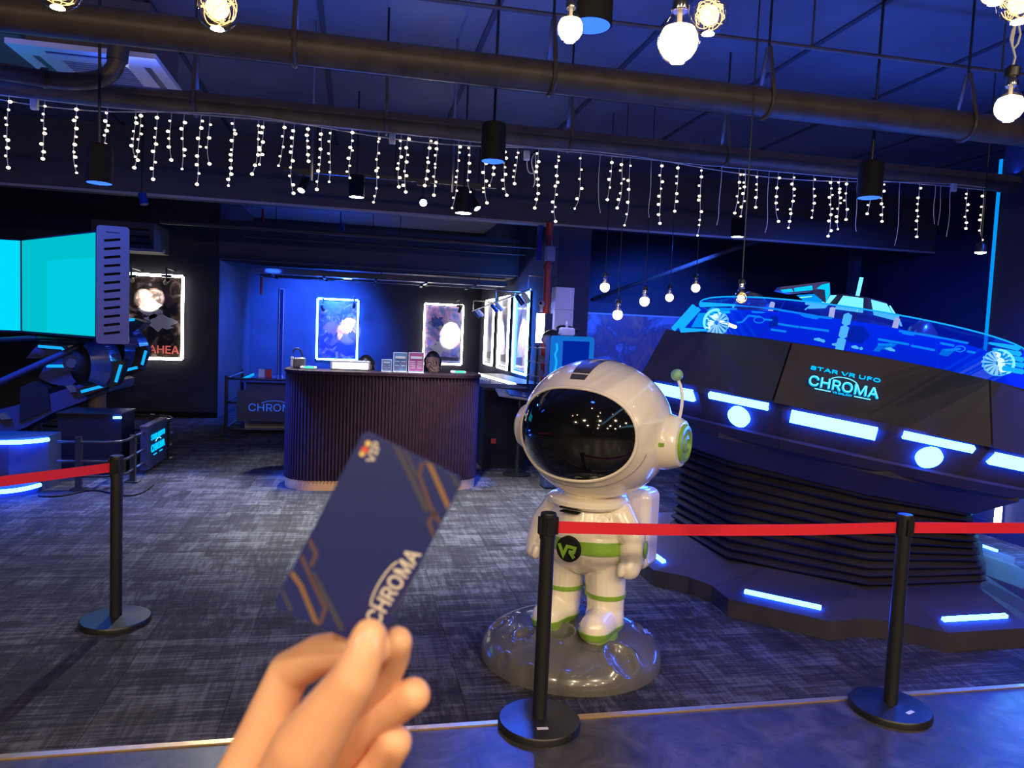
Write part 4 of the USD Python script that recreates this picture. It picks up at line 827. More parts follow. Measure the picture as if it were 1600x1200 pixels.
def strip(el0, el1, w0, w1, n=20, g=.003):
    e = np.linspace(el0, el1, n); V = []
    for k, q in enumerate(e):
        w = w0+(w1-w0)*k/(n-1); hw = w/2
        x = np.array([-hw, hw]); c = np.radians(q); y, z = -math.cos(c), math.sin(c)
        for xx in x: V.append(HC+np.array([xx, y*(HR[1]+g), z*(HR[2]+g)])*np.array([1, math.sqrt(max(0, 1-(xx/HR[0])**2)), math.sqrt(max(0, 1-(xx/HR[0])**2))]))
        for xx in x: V.append(HC+np.array([xx, y*(HR[1]-.01), z*(HR[2]-.01)]))
    V = np.array(V); Fc = []
    for k in range(n-1):
        o = 4*k
        for a, b in ((0, 1), (1, 3), (3, 2), (2, 0)): Fc += [[o+a, o+b, o+b+4], [o+a, o+b+4, o+a+4]]
    return trimesh.Trimesh(V, Fc, process=False)
part('crest_stripe', strip(47, 53, .075, .085, 8), MATS['dark_grey_gloss'], st, smooth=40)
part('crest_stripe', strip(54.5, 135, .085, .15, 30), MATS['dark_grey_gloss'], st, smooth=40, label='dark stripe over the helmet top')
for s in (-1, 1):
    M = basis(HC+np.array([s*.33, .03, -.03]), (0, 1, 0) if s > 0 else (0, -1, 0), (0, 0, 1))
    e = part('ear_pod', lathe([(.135, -.05), (.135, .02), (.13, .05), (.118, .085), (.11, .1), (.095, .105)], 40, M), MATS['white_gloss'], st, smooth=40, label='white ear pod')
    part('ear_cap', lathe([(.092, .1), (.092, .112), (.085, .12), (.07, .122), (.062, .112), (.045, .112), (.04, .122), (.025, .126), (.02, .118), (.003, .118)], 40, M), MATS['green_paint'], e, smooth=30, label='green ear cap')
    part('ear_mark', tf(bx(-.012, .012, -.006, .01, .03, .055), M@mat4((-.126, 0, 0))), MATS['green_paint'], e)
P = [HC+np.array(p) for p in ((.405, .03, .08), (.415, .03, .15), (.405, .035, .23), (.385, .04, .27))]
an = part('antenna', tube(smooth_path(P), [.008]*30, 8), MATS['white_gloss'], st, smooth=True); part('antenna_ball', ball(P[-1]+[-.005, 0, .02], .029, 3), MATS['green_ball'], an, smooth=True, label='green antenna ball')

# ================================================================== STANCHIONS
def stanchion(q, lab, belts=(), tagrot=0.0, tagged=True):
    t = thing('stanchion', lab, 'stanchion', (q[0], q[1], 0), group='black belt stanchions')
    part('base', lathe([(.172, 0), (.172, .022), (.166, .03), (.05, .036), (.045, .04)], 56), MATS['black_metal'], t, smooth=40)
    part('post', lathe([(.03, .034), (.03, .80)], 32), MATS['black_metal'], t, smooth=40)
    part('belt_head', lathe([(.033, .79), (.0335, .80), (.0335, .892), (.031, .898), (.003, .899)], 32), MATS['black_metal'], t, smooth=40)
    for a in (0, PI/2, PI, -PI/2): part('belt_slot', box((.034*math.cos(a), .034*math.sin(a), .845), (.012, .03, .07), a), MATS['black_matte'], t)
    if tagged: part('sticker', tf(bx(-.023, .023, -.009, .009, .0, .0012), mat4((.09*math.sin(tagrot), -.09*math.cos(tagrot), .0335), tagrot)), MATS['paper_white'], t, label='small white sticker on the base')
    for e in belts:
        d = np.array([e[0]-q[0], e[1]-q[1], 0]); L = np.linalg.norm(d); d /= L; n = 24
        V = [];
        for k in range(n+1):
            s = .036+(L-.076)*k/n; z = .862-.02*4*(k/n)*(1-k/n)*e[2]
            o = np.array([-d[1], d[0], 0])*.0009
            for zz in (0, -.049):
                for sg_ in (-1, 1): V.append(d*s+o*sg_+[0, 0, z+zz])
        Fc = []
        for k in range(n):
            o = 4*k
            for a, b in ((0, 1), (1, 3), (3, 2), (2, 0)): Fc += [[o+a, o+b, o+b+4], [o+a, o+b+4, o+a+4]]
        part('belt', trimesh.Trimesh(V, Fc, process=False), MATS['red_belt'], t, smooth=False, label='red retractable belt')
S1, S2, S3 = (-1.215, 4.16), (.785, 2.865), (2.39, 2.775)
S0, S4 = (-2.6, 3.05), (4.3, 2.72)
stanchion(S1, 'black stanchion at left with its red belt running out of frame', [(*S0, .6)], tagged=False)
stanchion(S2, 'black stanchion in front of the astronaut, belt to the right', [(*S3, .6)], -.1)
stanchion(S3, 'black stanchion at right in front of the ship, belt going off the right edge', [(*S4, .3)], .35)
# ================================================================== SPACESHIP RIDE
SC = np.array([3.41, 4.77]); TILT, SYAW = math.atan(.17), math.radians(10)
ship = thing('spaceship_ride', 'tilted black spaceship motion ride with blue lights, blue glass rim and lit lettering', 'spaceship ride', (*SC, 0))
ct, s_ = math.cos(TILT), math.sin(TILT)
SHM = np.array([[ct, 0, s_, SC[0]], [0, 1, 0, SC[1]], [-s_, 0, ct, 1.12], [0, 0, 0, 1.0]])@mat4((0, 0, 0), SYAW)
INV = np.linalg.inv(SHM)
def S(mesh): return tf(mesh, SHM)
def sp(a, r, h): a = math.radians(a); return np.array([r*math.cos(a), r*math.sin(a), h])
def hit(px, py, R, taper=0.0, h0=0.0):
    """the ship-local point where the pixel's ray meets the cone of radius R - taper*(h-h0)"""
    o = (INV@np.append(CAM, 1))[:3]; d = INV[:3, :3]@ray(px, py); t = np.linspace(2.0, 8, 12001); P = o+t[:, None]*d
    f = np.hypot(P[:, 0], P[:, 1])-(R-taper*(P[:, 2]-h0)); k = np.argmax(f < 0); return P[k]
def polyring(n, r, h, a0): return np.array([sp(a0+k*360/n, r, h) for k in range(n)])
k8, k16 = 1/math.cos(PI/8), 1/math.cos(PI/16)
# floor slab with eight lobes
P = []
for k in range(8):
    a = k*45+1.4
    for da, r in ((-10.9, 1.49), (10.9, 1.49), (18.5, 1.36), (26.5, 1.36)): P.append((r*math.cos(math.radians(a+da)), r*math.sin(math.radians(a+da))))
P = np.array(P); ph = np.degrees(np.arctan2(P[:, 1], P[:, 0])); ri = 1.0/np.cos(np.radians((ph-1.4+22.5) % 45-22.5))
inn = np.c_[ri*np.cos(np.radians(ph)), ri*np.sin(np.radians(ph))]
part('floor_slab', ring_loft([np.c_[P, 0*ph], np.c_[P, 0*ph+.105], np.c_[inn, 0*ph+.2]]), MATS['ship_black'], ship, label='low black floor slab with eight lobes, rising to the bellows')
for k in range(8):
    a = math.radians(k*45+1.4); B = basis((1.36*math.cos(a), 1.36*math.sin(a), .131), (-math.sin(a), math.cos(a), 0), (-math.cos(a), -math.sin(a), .2))
    part('slab_light', tf(bx(-.215, .215, -.013, .013, -.003, .016), B), MATS['led_blue'], ship, label='blue light strip in the slab')
    c = math.radians(k*45+1.4+22.5)
    if k in (4, 5, 6): part('cable_port', cyl((1.22*math.cos(c), 1.22*math.sin(c), .052), (1.262*math.cos(c), 1.262*math.sin(c), .052), .022, 14), MATS['black_matte'], ship)
# bellows: straight foot to tilted hull, 12 folds
rings, nf = [], 11
foot = polyring(8, 1.0*k8, .2, 22.5+1.4); headr = (tf(trimesh.Trimesh(polyring(8, .93*k8, -.42, 12.5+3), [[0, 1, 2]], process=False), SHM).vertices)-np.array([*SC, 0])
def subdiv(r, n=6): return np.vstack([r[i]+(r[(i+1) % 8]-r[i])*np.arange(n)[:, None]/n for i in range(8)])
f0, h0 = subdiv(foot), subdiv(headr)
for k in range(nf*4+1):
    f = k/(nf*4); rr = f0*(1-f)+h0*f; c = rr.mean(0); out = (k % 4)/4; w = [0, .8, 1, .6][k % 4]
    jit = (meshkit.noise(np.c_[rr[:, :2]*4, np.full(len(rr), f*13)])-.5)
    rr = c+(rr-c)*(np.array([1, 1, 1])*1)*np.r_[1, 1, 1]*1; v = rr-c; v[:, 2] = 0; v /= np.linalg.norm(v, axis=1)[:, None]
    rings.append(rr+v*((w-.5)*.05+jit[:, None]*.03)+np.c_[0*jit, 0*jit, jit*.018])
part('bellows', ring_loft(rings), MATS['bellows_fabric'], ship, smooth=50, label='black pleated fabric bellows')
# hull
def octs(*rh, n=8, a0=12.5+3): return ring_loft([polyring(n, r/math.cos(PI/n), h, a0) for r, h in rh])
A8 = 177-10+45*0
part('lower_skirt', S(octs((.9, -.45), (.97, -.43), (1.17, -.29), (1.17, -.26))), MATS['ship_black'], ship, world=True)
part('lip', S(octs((1.15, -.3), (1.24, -.27), (1.30, -.215), (1.30, -.2), (1.2, -.2), n=16, a0=11.25)), MATS['ship_black'], ship, world=True)
part('light_band', S(octs((1.27, -.215), (1.395, -.04), (1.395, .0), (1.3, .0), n=16, a0=11.25)), MATS['ship_black'], ship, world=True, label='black band carrying the blue lights')
part('hull_core', S(octs((1.0, -.3), (1.2, .3), n=16, a0=11.25)), MATS['ship_black'], ship, world=True)
for k in range(8):          # eight upper panels, each a slab of its own
    a0, a1 = A8+45*k+.25, A8+45*(k+1)-.25; r0, r1 = 1.375*k8, 1.265*k8
    o = [sp(a0, r0, .0), sp(a1, r0, .0), sp(a1, r1, .35), sp(a0, r1, .35)]; i_ = [p*[.95, .95, 1] for p in o]
    o = [sp(a0, r0, -.012), sp(a1, r0, -.012)]+o[2:]; V = np.array(o+i_)
    Fc = [[0, 1, 2], [0, 2, 3], [5, 4, 7], [5, 7, 6], [4, 5, 1], [4, 1, 0], [3, 2, 6], [3, 6, 7], [1, 5, 6], [1, 6, 2], [4, 0, 3], [4, 3, 7]]
    part('hull_panel', S(trimesh.Trimesh(V, Fc, process=False)), MATS['ship_black'], ship, world=True)
part('deck_edge', S(octs((1.2, .33), (1.262, .345), (1.262, .362), (1.2, .37), n=32, a0=0)), MATS['ship_black'], ship, world=True)
part('deck', S(octs((1.22, .34), (1.22, .365), n=32, a0=0)), MATS['dark_blue'], ship, world=True)
for k in range(16):         # lights round the band: wide bars and thin bars over round lamps in turn
    a = 180+22.5*k; ar = math.radians(a); t_ = np.array([-math.sin(ar), math.cos(ar), 0]); n_ = np.array([math.cos(ar), math.sin(ar), 0])
    sl = np.array([n_[0]*.581, n_[1]*.581, .814])      # up the band's slope
    nn = np.cross(t_, sl)
    wide = k % 2 == 0
    B = basis(sp(a, 1.372, -.058) if wide else sp(a, 1.385, -.036), t_, sl, nn)
    part('light_bar', S(tf(bx(-.225, .225, -.036, .036, -.01, .03) if wide else bx(-.195, .195, -.016, .02, -.01, .026), B)), MATS['led_blue'], ship, world=True, label='wide blue-white light bar' if wide else 'thin blue-white light bar')
    if not wide:
        B = basis(sp(a, 1.335, -.128), t_, sl, nn); part('round_lamp', S(tf(lathe([(.068, -.005), (.068, .024), (.06, .032), (.003, .034)], 32), B)), MATS['led_blue'], ship, world=True, smooth=40, label='round blue-white lamp')
# lettering on the front panel
q = hit(1314, 607, 1.37, .13/.37, 0); a = math.atan2(q[1], q[0]); pk = math.radians(A8+22.5+45*round((math.degrees(a)-A8-22.5)/45))
t_ = np.array([-math.sin(pk), math.cos(pk), 0]); n_ = np.array([math.cos(pk), math.sin(pk), 0]); sl = np.array([*(-n_[:2]*.13), .35]); sl /= np.linalg.norm(sl); nn = np.cross(t_, sl)
fr = 1.395-.13*(q[2]/.35)+.003; off = math.tan(a-pk)*fr; B = basis(n_*fr+t_*off+[0, 0, q[2]], t_, sl, nn)@np.diag([.78, .78, 1, 1])@mat4((.012, .03, 0))
lt = part('lettering', S(tf(text('CHROMA', .075, .012, True, stretch=1.05), B@mat4((0, -.02, 0)))), MATS['letter_cyan'], ship, world=True, label='large lit letters')
part('letter_face', S(tf(text('CHROMA', .075, .002, False, stretch=1.05), B@mat4((0, -.02, .0125)))), MATS['letter_core'], lt, world=True)
part('lettering', S(tf(text('STAR VR UFO', .027, .01, False, stretch=2.0), B@mat4((0, .082, 0)))), MATS['letter_cyan'], ship, world=True, label='lit small letters above')
part('logo_arc', S(tf(tube([(.1*math.cos(b_)-.0, .0+.052*math.sin(b_), .005) for b_ in np.linspace(.5, 2.64, 14)], .0045, 6), B)), MATS['letter_core'], ship, world=True)
for s in (-1, 1): part('logo_line', S(tf(bx(s*.08, s*.19, -.078, -.071, 0, .006), B)), MATS['letter_core'], ship, world=True)
part('lettering', S(tf(text('VR GALAXY', .014, .006, True, stretch=1.25), B@mat4((0, -.075, 0)))), MATS['letter_cyan'], ship, world=True, label='tiny lit letters below')
# glass rim: 16 tinted panes
for k in range(16):
    a0, a1 = 22.5*k+.1, 22.5*(k+1)-.1
    o = [sp(a0, 1.245, .362), sp(a1, 1.245, .362), sp(a1, 1.085, .64), sp(a0, 1.085, .64)]; V = np.array(o+[p*[.994, .994, 1] for p in o])
    Fc = [[0, 1, 2], [0, 2, 3], [5, 4, 7], [5, 7, 6], [4, 5, 1], [4, 1, 0], [3, 2, 6], [3, 6, 7], [1, 5, 6], [1, 6, 2], [4, 0, 3], [4, 3, 7]]
    part('glass_pane', S(trimesh.Trimesh(V, Fc, process=False)), MATS['blue_acrylic'], ship, world=True, label='blue glass pane' if k == 0 else None)
part('glass_edge', S(tube(np.vstack([polyring(64, 1.085, .642, 0), sp(0, 1.085, .642)]), .005, 6, False)), MATS['led_cyan'], ship, world=True, label='glowing edge of the glass')
part('inner_wall', S(ring_loft([polyring(64, 1.04, .366, 0), polyring(64, .93, .585, 0), polyring(64, .90, .585, 0), polyring(64, 1.0, .366, 0)], False, False)), MATS['deck_blue'], ship, world=True, label='glowing blue wall added inside the glass')  # added glowing ring, gives the deck its blue behind the glass
def inner(px, py, out=.012): q = hit(px, py, 1.04+out, .5, .366); return q
def line(pts, r=.0075, m='led_cyan'): part('light_line', S(tube([inner(*p) for p in pts], r, 5)), MATS[m], ship, world=True)
for pts in ([(1052, 515), (1085, 478)], [(1063, 514), (1092, 482)], [(1066, 516), (1105, 516)], [(1096, 476), (1150, 477), (1205, 482), (1275, 494)], [(1128, 482), (1150, 483)], [(1112, 489), (1140, 488)], [(1152, 504), (1160, 503), (1170, 493), (1188, 495)],
            [(1175, 487), (1278, 497)], [(1252, 492), (1300, 497)], [(1216, 506), (1248, 511)], [(1250, 511), (1295, 517)], [(1205, 515), (1228, 518)], [(1195, 499), (1206, 500)], [(1405, 517), (1450, 524), (1512, 536)], [(1410, 520), (1428, 523)],
            [(1372, 530), (1420, 538)], [(1424, 540), (1460, 547)], [(1372, 538), (1395, 539)], [(1470, 536), (1490, 540)], [(1478, 547), (1492, 546), (1500, 545)], [(1545, 536), (1590, 544)], [(1552, 545), (1592, 553)], [(1560, 555), (1596, 562)], [(1562, 565), (1597, 571)], [(1568, 575), (1598, 581)], [(1512, 549), (1523, 551)]): line(pts)
for px, py in ((1186, 500), (1500, 545)):
    c = [inner(px+8*math.cos(a_), py+4.5*math.sin(a_)) for a_ in np.linspace(0, 2*PI, 18)]; part('light_ring', S(tube(c, .004, 5, False)), MATS['led_cyan'], ship, world=True)
def plate(poly, m='led_cyan_soft', d=.006, lab=None):
    pts = np.array([inner(*p, .005) for p in poly]); c = pts.mean(0); n_ = np.array([c[0], c[1], 0]); n_ /= np.linalg.norm(n_); V = np.vstack([pts, pts-n_*d, c[None], (c-n_*d)[None]]); k = len(pts); Fc = []
    for i in range(k):
        j = (i+1) % k; Fc += [[2*k, i, j], [2*k+1, k+j, k+i], [i, k+i, k+j], [i, k+j, j]]
    return part('light_plate', S(trimesh.Trimesh(V, Fc, process=False)), MATS[m], ship, world=True, label=lab)
for poly in ([(1080, 511), (1092, 489), (1107, 489), (1098, 511)], [(1104, 485), (1112, 480), (1142, 483), (1138, 490)], [(1078, 490), (1086, 478), (1091, 482), (1084, 492)], [(1468, 554), (1474, 545), (1492, 548), (1481, 557)], [(1378, 545), (1390, 535), (1402, 538), (1388, 548)], [(1364, 548), (1376, 536), (1384, 537), (1374, 550)]): plate(poly)
plate([(1322, 525), (1330, 509), (1350, 510), (1359, 524), (1347, 537), (1325, 534)], 'kiosk_screen'); plate([(1201, 511), (1204, 495), (1214, 493), (1216, 509)], 'kiosk_screen')
def fan(px, py, rx, ry, blades, a0=0.0, full=True):
    f = part('fan_ornament', S(tube([inner(px+rx*math.cos(a_), py+ry*math.sin(a_), .02) for a_ in np.linspace(0, 2*PI, 32)], .004, 5, False)), MATS['letter_core'], ship, world=True, label='round turbine ornament of pale blades')
    cs = [np.array([inner(px+q_*rx*math.cos(a_), py+q_*ry*math.sin(a_), .015) for a_ in np.linspace(0, 2*PI, 24, endpoint=False)]) for q_ in (.95, .7, .45, .2, .02)]; part('disc', S(ring_loft([cs[0]*[.99, .99, 1]]+cs, True, False)), MATS['led_cyan_soft'], f, world=True)
    for k in range(blades):
        a_ = a0+2*PI*k/blades; V = []
        for q_ in (.18, .4, .65, .95):
            for e_ in (-.085, .085): V.append(inner(px+q_*rx*math.cos(a_+e_), py+q_*ry*math.sin(a_+e_), .022)); V.append(V[-1]*[.985, .985, 1])
        Fc = [[0, 1, 3], [0, 3, 2], [12, 15, 13], [12, 14, 15]]
        for r_ in range(3):
            o = 4*r_
            for u, v in ((0, 2), (2, 3), (3, 1), (1, 0)): Fc += [[o+u, o+v, o+v+4], [o+u, o+v+4, o+u+4]]
        part('blade', S(trimesh.Trimesh(V, Fc, process=False)), MATS['blade_glow'], f, world=True)
fan(1119, 504, 19, 20, 16); fan(1560, 567, 24, 20, 16, .1)
part('pale_bar', S(tube([inner(1127, 503), inner(1149, 511)], .012, 8)), MATS['can_white'], ship, world=True)
# things on the deck
def on_deck(px, py, y_off=0.0, r=.9): return hit(px, py, r)
for px, py, a_, l_ in ((1272, 530, .3, .12), (1283, 533, .3, .05), (1300, 538, .2, .12), (1330, 542, .2, .1), (1343, 545, .2, .04), (1383, 545, .25, .13)):
    q = inner(px, py, .0); q1 = inner(px+14*(l_/.12), py+3*(l_/.12), .0); part('deck_lamp', S(tube([q, (q+q1)/2+[0, 0, .004], q1], [.006, .012, .006], 8)), MATS['letter_core'], ship, world=True)
for px, py0, py1 in ((1207, 474, 494), (1301, 482, 511), (1402, 499, 516)):
    q, q1 = inner(px, py0, -.16), inner(px-5, py1, -.16); part('light_rod', S(tube([q, q1], .017, 8)), MATS['rod_glow'], ship, world=True, label='short pale light rod')
for py0, py1 in ((492, 506), (511, 526), (530, 546)):
    p0, p1 = inner(1325-(py0-492)*.25, py0, .02), inner(1325-(py1-492)*.25, py1, .02); part('stacked_light', S(tube([p0, p1], .024, 4)), MATS['letter_core'], ship, world=True)
CH = lambda a_, r, h: sp(a_, r, h)
con = part('console', S(octs((.42, .365), (.42, .62), (.3, .7))), MATS['ship_black'], ship, world=True, label='dark eight-sided console in the middle of the deck')
part('console_roof', S(octs((.30, .70), (.31, .72), (.2, .86), (.05, .875), n=8)), MATS['ship_black'], con, world=True)
for k in range(8):
    a0, a1 = 15.5+45*k+6.5, 15.5+45*(k+1)-6.5; o = [sp(a0, .312/math.cos(PI/8)*1.0, .73), sp(a1, .312/math.cos(PI/8), .73), sp(a1, .222/math.cos(PI/8), .845), sp(a0, .222/math.cos(PI/8), .845)]; V = np.array(o+[p*[.96, .96, 1] for p in o])
    part('console_window', S(trimesh.Trimesh(V, [[0, 1, 2], [0, 2, 3], [4, 5, 1], [4, 1, 0], [3, 2, 6], [3, 6, 7], [1, 5, 6], [1, 6, 2], [4, 0, 3], [4, 3, 7], [5, 4, 7], [5, 7, 6]], process=False)), MATS['letter_core'], con, world=True)
part('mast_light', S(tube([sp(0, 0, .86), sp(0, 0, 1.03)], .014, 8)), MATS['letter_core'], con, world=True, label='upright light rod on the console')
# overhead display with its teal screen, left of the console
SPL = lambda px, py, d: INV[:3, :3]@cp(px, py, d)+INV[:3, 3]
D0 = 5.25
def slab_px(poly, d, th, name, m, parent=None, lab=None):
    pts = np.array([cp(*p, d+dd) for *p, dd in [(a_, b_, 0) if len((a_, b_)) == 2 else None for a_, b_ in poly]]); V = np.vstack([pts, pts+np.array([.2, .98, 0])*th]); k = len(pts)
    c0, c1 = pts.mean(0), pts.mean(0)+np.array([.2, .98, 0])*th; V = np.vstack([V, c0, c1]); Fc = []
    for i in range(k): j = (i+1) % k; Fc += [[2*k, j, i], [2*k+1, k+i, k+j], [i, k+j, k+i], [i, j, k+j]]
    return part(name, trimesh.Trimesh(V, Fc, process=False), MATS[m], parent or ship, world=True, label=lab)
dsp = slab_px([(1216, 454), (1221, 448), (1290, 440), (1297, 441), (1298, 460), (1290, 473), (1288, 452), (1280, 455), (1238, 459), (1229, 457)], D0, .09, 'overhead_display', 'dark_blue', lab='angular overhead display beside the console')
slab_px([(1220, 453), (1237, 451), (1240, 456), (1224, 457)], D0-.005, .012, 'display_panel', 'letter_cyan', dsp); slab_px([(1241, 450), (1269, 446), (1270, 453), (1242, 456)], D0-.005, .012, 'display_panel', 'letter_cyan', dsp); slab_px([(1276, 451), (1284, 445), (1296, 442), (1297, 459), (1291, 471), (1289, 449)], D0-.005, .012, 'display_panel', 'letter_cyan', dsp)
slab_px([(1246, 461), (1284, 458), (1284, 473), (1259, 471)], D0+.02, .02, 'display_screen', 'led_cyan_soft', dsp); slab_px([(1250, 464), (1269, 462), (1269, 464), (1251, 466)], D0+.005, .01, 'display_line', 'letter_core', dsp)
part('support_arm', tube([cp(1294, 470, D0+.05), cp(1296, 500, D0+.05)], .03, 8), MATS['ship_black'], dsp, world=True)
part('edge_bar', tube([cp(1259, 473, D0-.1), cp(1286, 476, D0-.1)], .014, 8), MATS['letter_core'], ship, world=True); part('edge_bar', tube([cp(1368, 489, 5.1), cp(1404, 496, 5.0)], .015, 8), MATS['letter_core'], ship, world=True)
# rounded seat backs rising inside the glass
for px, py, d, w in ((1180, 462, 5.5, .30), (1445, 507, 4.9, .26)):
    q = SPL(px, py, d); q[2] = max(q[2]-.25, .45)
    m = tf(lathe([(.02, -.2), (w*.9, -.2), (w, 0), (w*.93, .12), (w*.7, .21), (w*.35, .26), (.01, .27)], 28, None, 1, .45), mat4(q, math.radians(30))); part('seat_back', S(m), MATS['dark_grey_gloss'], ship, world=True, smooth=True, label='rounded dark seat back')

# ================================================================== SIMULATOR AT LEFT
sim = thing('racing_simulator', 'motion simulator with wide cyan screens, blue glossy pods and light strips, left', 'simulator', (-3.3, 8.8, 0))
A, Bq, Zb, Zt = np.array([-3.67, 9.2]), np.array([-2.47, 7.8]), 1.405, 2.435
def screen(p, q, m, lab):
    p, q = np.array([*p, 0]), np.array([*q, 0]); d = q-p; L = np.linalg.norm(d); B = basis(p, d, (0, 0, 1)); nz = B[:3, 2]
    s = part('display', tf(bx(0, L, Zb, Zt, -.06, 0), B), MATS['black_matte'], sim, world=True, label=lab)
    part('screen', tf(bx(.022, L-.012, Zb+.02, Zt-.015, 0, .004), B), MATS[m], s, world=True)
    return s, B, L
s1, B1, L1 = screen(A, Bq, 'screen_teal', 'angled right-hand screen showing teal')
s2, B2, L2 = screen((-5.5, 9.2), A, 'screen_cyan', 'centre screen showing bright cyan')
part('bright_area', tf(bx(L1*.38, L1-.02, Zb+.03, Zb+.78, .004, .0048), B1), MATS['screen_light'], s1, world=True)
for k, z in enumerate((1.55, 1.68, 1.8, 1.93, 2.04)): part('menu_mark', tf(bx(L2-.36, L2-.235, z, z+(.1 if k % 2 else .07), .004, .006), B2), MATS['paper_white' if k % 2 else 'dark_blue'], s2, world=True)
B = basis((-2.46, 7.79, 0), (1, .16, 0), (0, 0, 1)); g = sg.box(0.03, 1.39, .25, 2.46).buffer(.03, quad_segs=4).intersection(sg.Polygon([(0, 1.3), (.3, 1.3), (.3, 2.5), (.22, 2.49), (0, 2.53)]))
for k in range(12): g = g.difference(affinity.rotate(sg.box(.07, 1.46+k*.081, .2, 1.472+k*.081).buffer(.006), 9, origin=(.135, 1.466+k*.081)))
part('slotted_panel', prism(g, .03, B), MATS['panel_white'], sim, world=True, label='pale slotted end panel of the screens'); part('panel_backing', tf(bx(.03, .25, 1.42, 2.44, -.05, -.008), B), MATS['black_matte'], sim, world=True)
part('small_print', tf(bx(.08, .2, 2.425, 2.432, .03, .031), B), MATS['black_matte'], sim, world=True)
YS = 8.8
X = lambda px, py, y=YS: ony(px, py, y)
part('screen_beam', tube([X(-60, 535, 9.1), X(60, 528, 9.0), X(150, 532, 8.2)], .03, 8), MATS['black_metal'], sim, world=True)
part('diagonal_tube', tube([X(-60, 622), X(5, 595), X(90, 557), X(152, 530)], .038, 14), MATS['dark_blue'], sim, world=True, smooth=50, label='diagonal dark blue tube')
def slabpoly(poly, th, name, m, y=YS, lab=None, parent=None):
    pts = np.array([X(*p, y) for p in poly]); k = len(pts); off = np.array([0, th, 0]); V = np.vstack([pts, pts+off, pts.mean(0), pts.mean(0)+off]); Fc = []
    for i in range(k): j = (i+1) % k; Fc += [[2*k, i, j], [2*k+1, k+j, k+i], [i, k+i, k+j], [i, k+j, j]]
    tm = trimesh.Trimesh(V, Fc, process=False); tm.fix_normals(); return part(name, tm, MATS[m], parent or sim, world=True, label=lab)
slabpoly([(-60, 705), (-60, 655), (30, 632), (74, 617), (150, 592), (172, 598), (170, 612), (82, 645), (40, 668)], .9, 'motion_platform', 'dark_blue', lab='raised dark blue platform carrying the pods')
slabpoly([(30, 660), (32, 605), (52, 596), (75, 607), (78, 640)], .5, 'platform_recess', 'black_matte', y=YS-.02)
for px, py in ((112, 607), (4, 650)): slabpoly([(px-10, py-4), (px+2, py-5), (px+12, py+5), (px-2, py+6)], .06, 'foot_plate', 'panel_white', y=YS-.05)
def pod(cx, cy, y, k, lab):
    """a glossy blue shield over a dark round body"""
    c = X(cx, cy, y); s = k
    p = part('pod', ball(c, (.16*s, .32, .25*s), 3), MATS['black_matte'], sim, world=True, smooth=True, label=lab)
    a = np.linspace(-.75, 1.25, 18); rings_ = []
    outl = [(c+np.array([.30*s*math.cos(q), 0, .36*s*math.sin(q)])) for q in a]; inn = [(c+np.array([.12*s*math.cos(q), 0, .24*s*math.sin(q)])) for q in a]
    V, Fc = [], []
    for o, i_ in zip(outl, inn): V += [o+[0, -.17, 0], i_+[0, -.26, 0], i_+[0, .2, 0], o+[0, .2, 0]]
    for k_ in range(len(a)-1):
        b = 4*k_
        for u, v in ((0, 1), (1, 2), (2, 3), (3, 0)): Fc += [[b+u, b+v, b+v+4], [b+u, b+v+4, b+u+4]]
    Fc += [[0, 2, 1], [0, 3, 2], [4*17, 4*17+1, 4*17+2], [4*17, 4*17+2, 4*17+3]]
    tm = trimesh.Trimesh(V, Fc, process=False); tm.fix_normals(); part('fairing', tm, MATS['glossy_blue'], p, world=True, smooth=35, label='glossy blue curved fairing')
    part('hub', cyl(c+[-.06, -.3, .03], c+[-.06, .05, .03], .085, 24), MATS['black_metal'], p, world=True, smooth=40); part('hub_cap', cyl(c+[-.06, -.315, .03], c+[-.06, -.3, .03], .05, 20), MATS['dark_grey_gloss'], p, world=True)
    return p
pod(192, 548, 9.4, .78, 'farther pod with a blue fairing'); pod(138, 570, 8.7, .92, 'nearer pod with a blue fairing')
slabpoly([(160, 600), (168, 568), (192, 562), (196, 566), (184, 600), (172, 606)], .18, 'footrest', 'black_metal', y=8.6); slabpoly([(196, 575), (205, 544), (227, 540), (231, 546), (221, 574), (209, 580)], .18, 'footrest', 'black_metal', y=9.2)
slabpoly([(118, 608), (170, 594), (176, 602), (124, 622)], .2, 'footrest_arm', 'black_metal', y=8.62); slabpoly([(186, 582), (216, 572), (222, 578), (190, 590)], .2, 'footrest_arm', 'black_metal', y=9.22)
slabpoly([(192, 512), (206, 497), (226, 504), (210, 518)], .3, 'seat_nose', 'dark_blue', y=9.35); slabpoly([(60, 590), (75, 560), (120, 562), (126, 590), (110, 604), (80, 600)], .3, 'seat', 'dark_blue', y=8.9); slabpoly([(40, 560), (62, 535), (104, 540), (120, 556), (90, 560)], .3, 'seat_nose', 'dark_blue', y=9.2)
for pts, y in (([(60, 541), (96, 544), (100, 548)], 9.1), ([(73, 572), (113, 572)], 8.85), ([(127, 612), (165, 602)], 8.6), ([(189, 570), (181, 597)], 8.58), ([(190, 580), (215, 574)], 9.2), ([(228, 548), (222, 570)], 9.18), ([(193, 501), (210, 499)], 9.3), ([(120, 556), (124, 552)], 8.9)):
    part('light_strip', tube([X(*p, y) for p in pts], .0165, 8), MATS['led_cyan'], sim, world=True, label='bright cyan-blue light strip')
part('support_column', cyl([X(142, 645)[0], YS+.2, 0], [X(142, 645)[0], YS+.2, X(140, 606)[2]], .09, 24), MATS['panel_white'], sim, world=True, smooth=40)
for px in (-40, 30): q = X(px, 660); part('support_column', cyl([q[0], YS+.4, 0], [q[0], YS+.4, q[2]+.05], .07, 20), MATS['dark_blue'], sim, world=True, smooth=40)
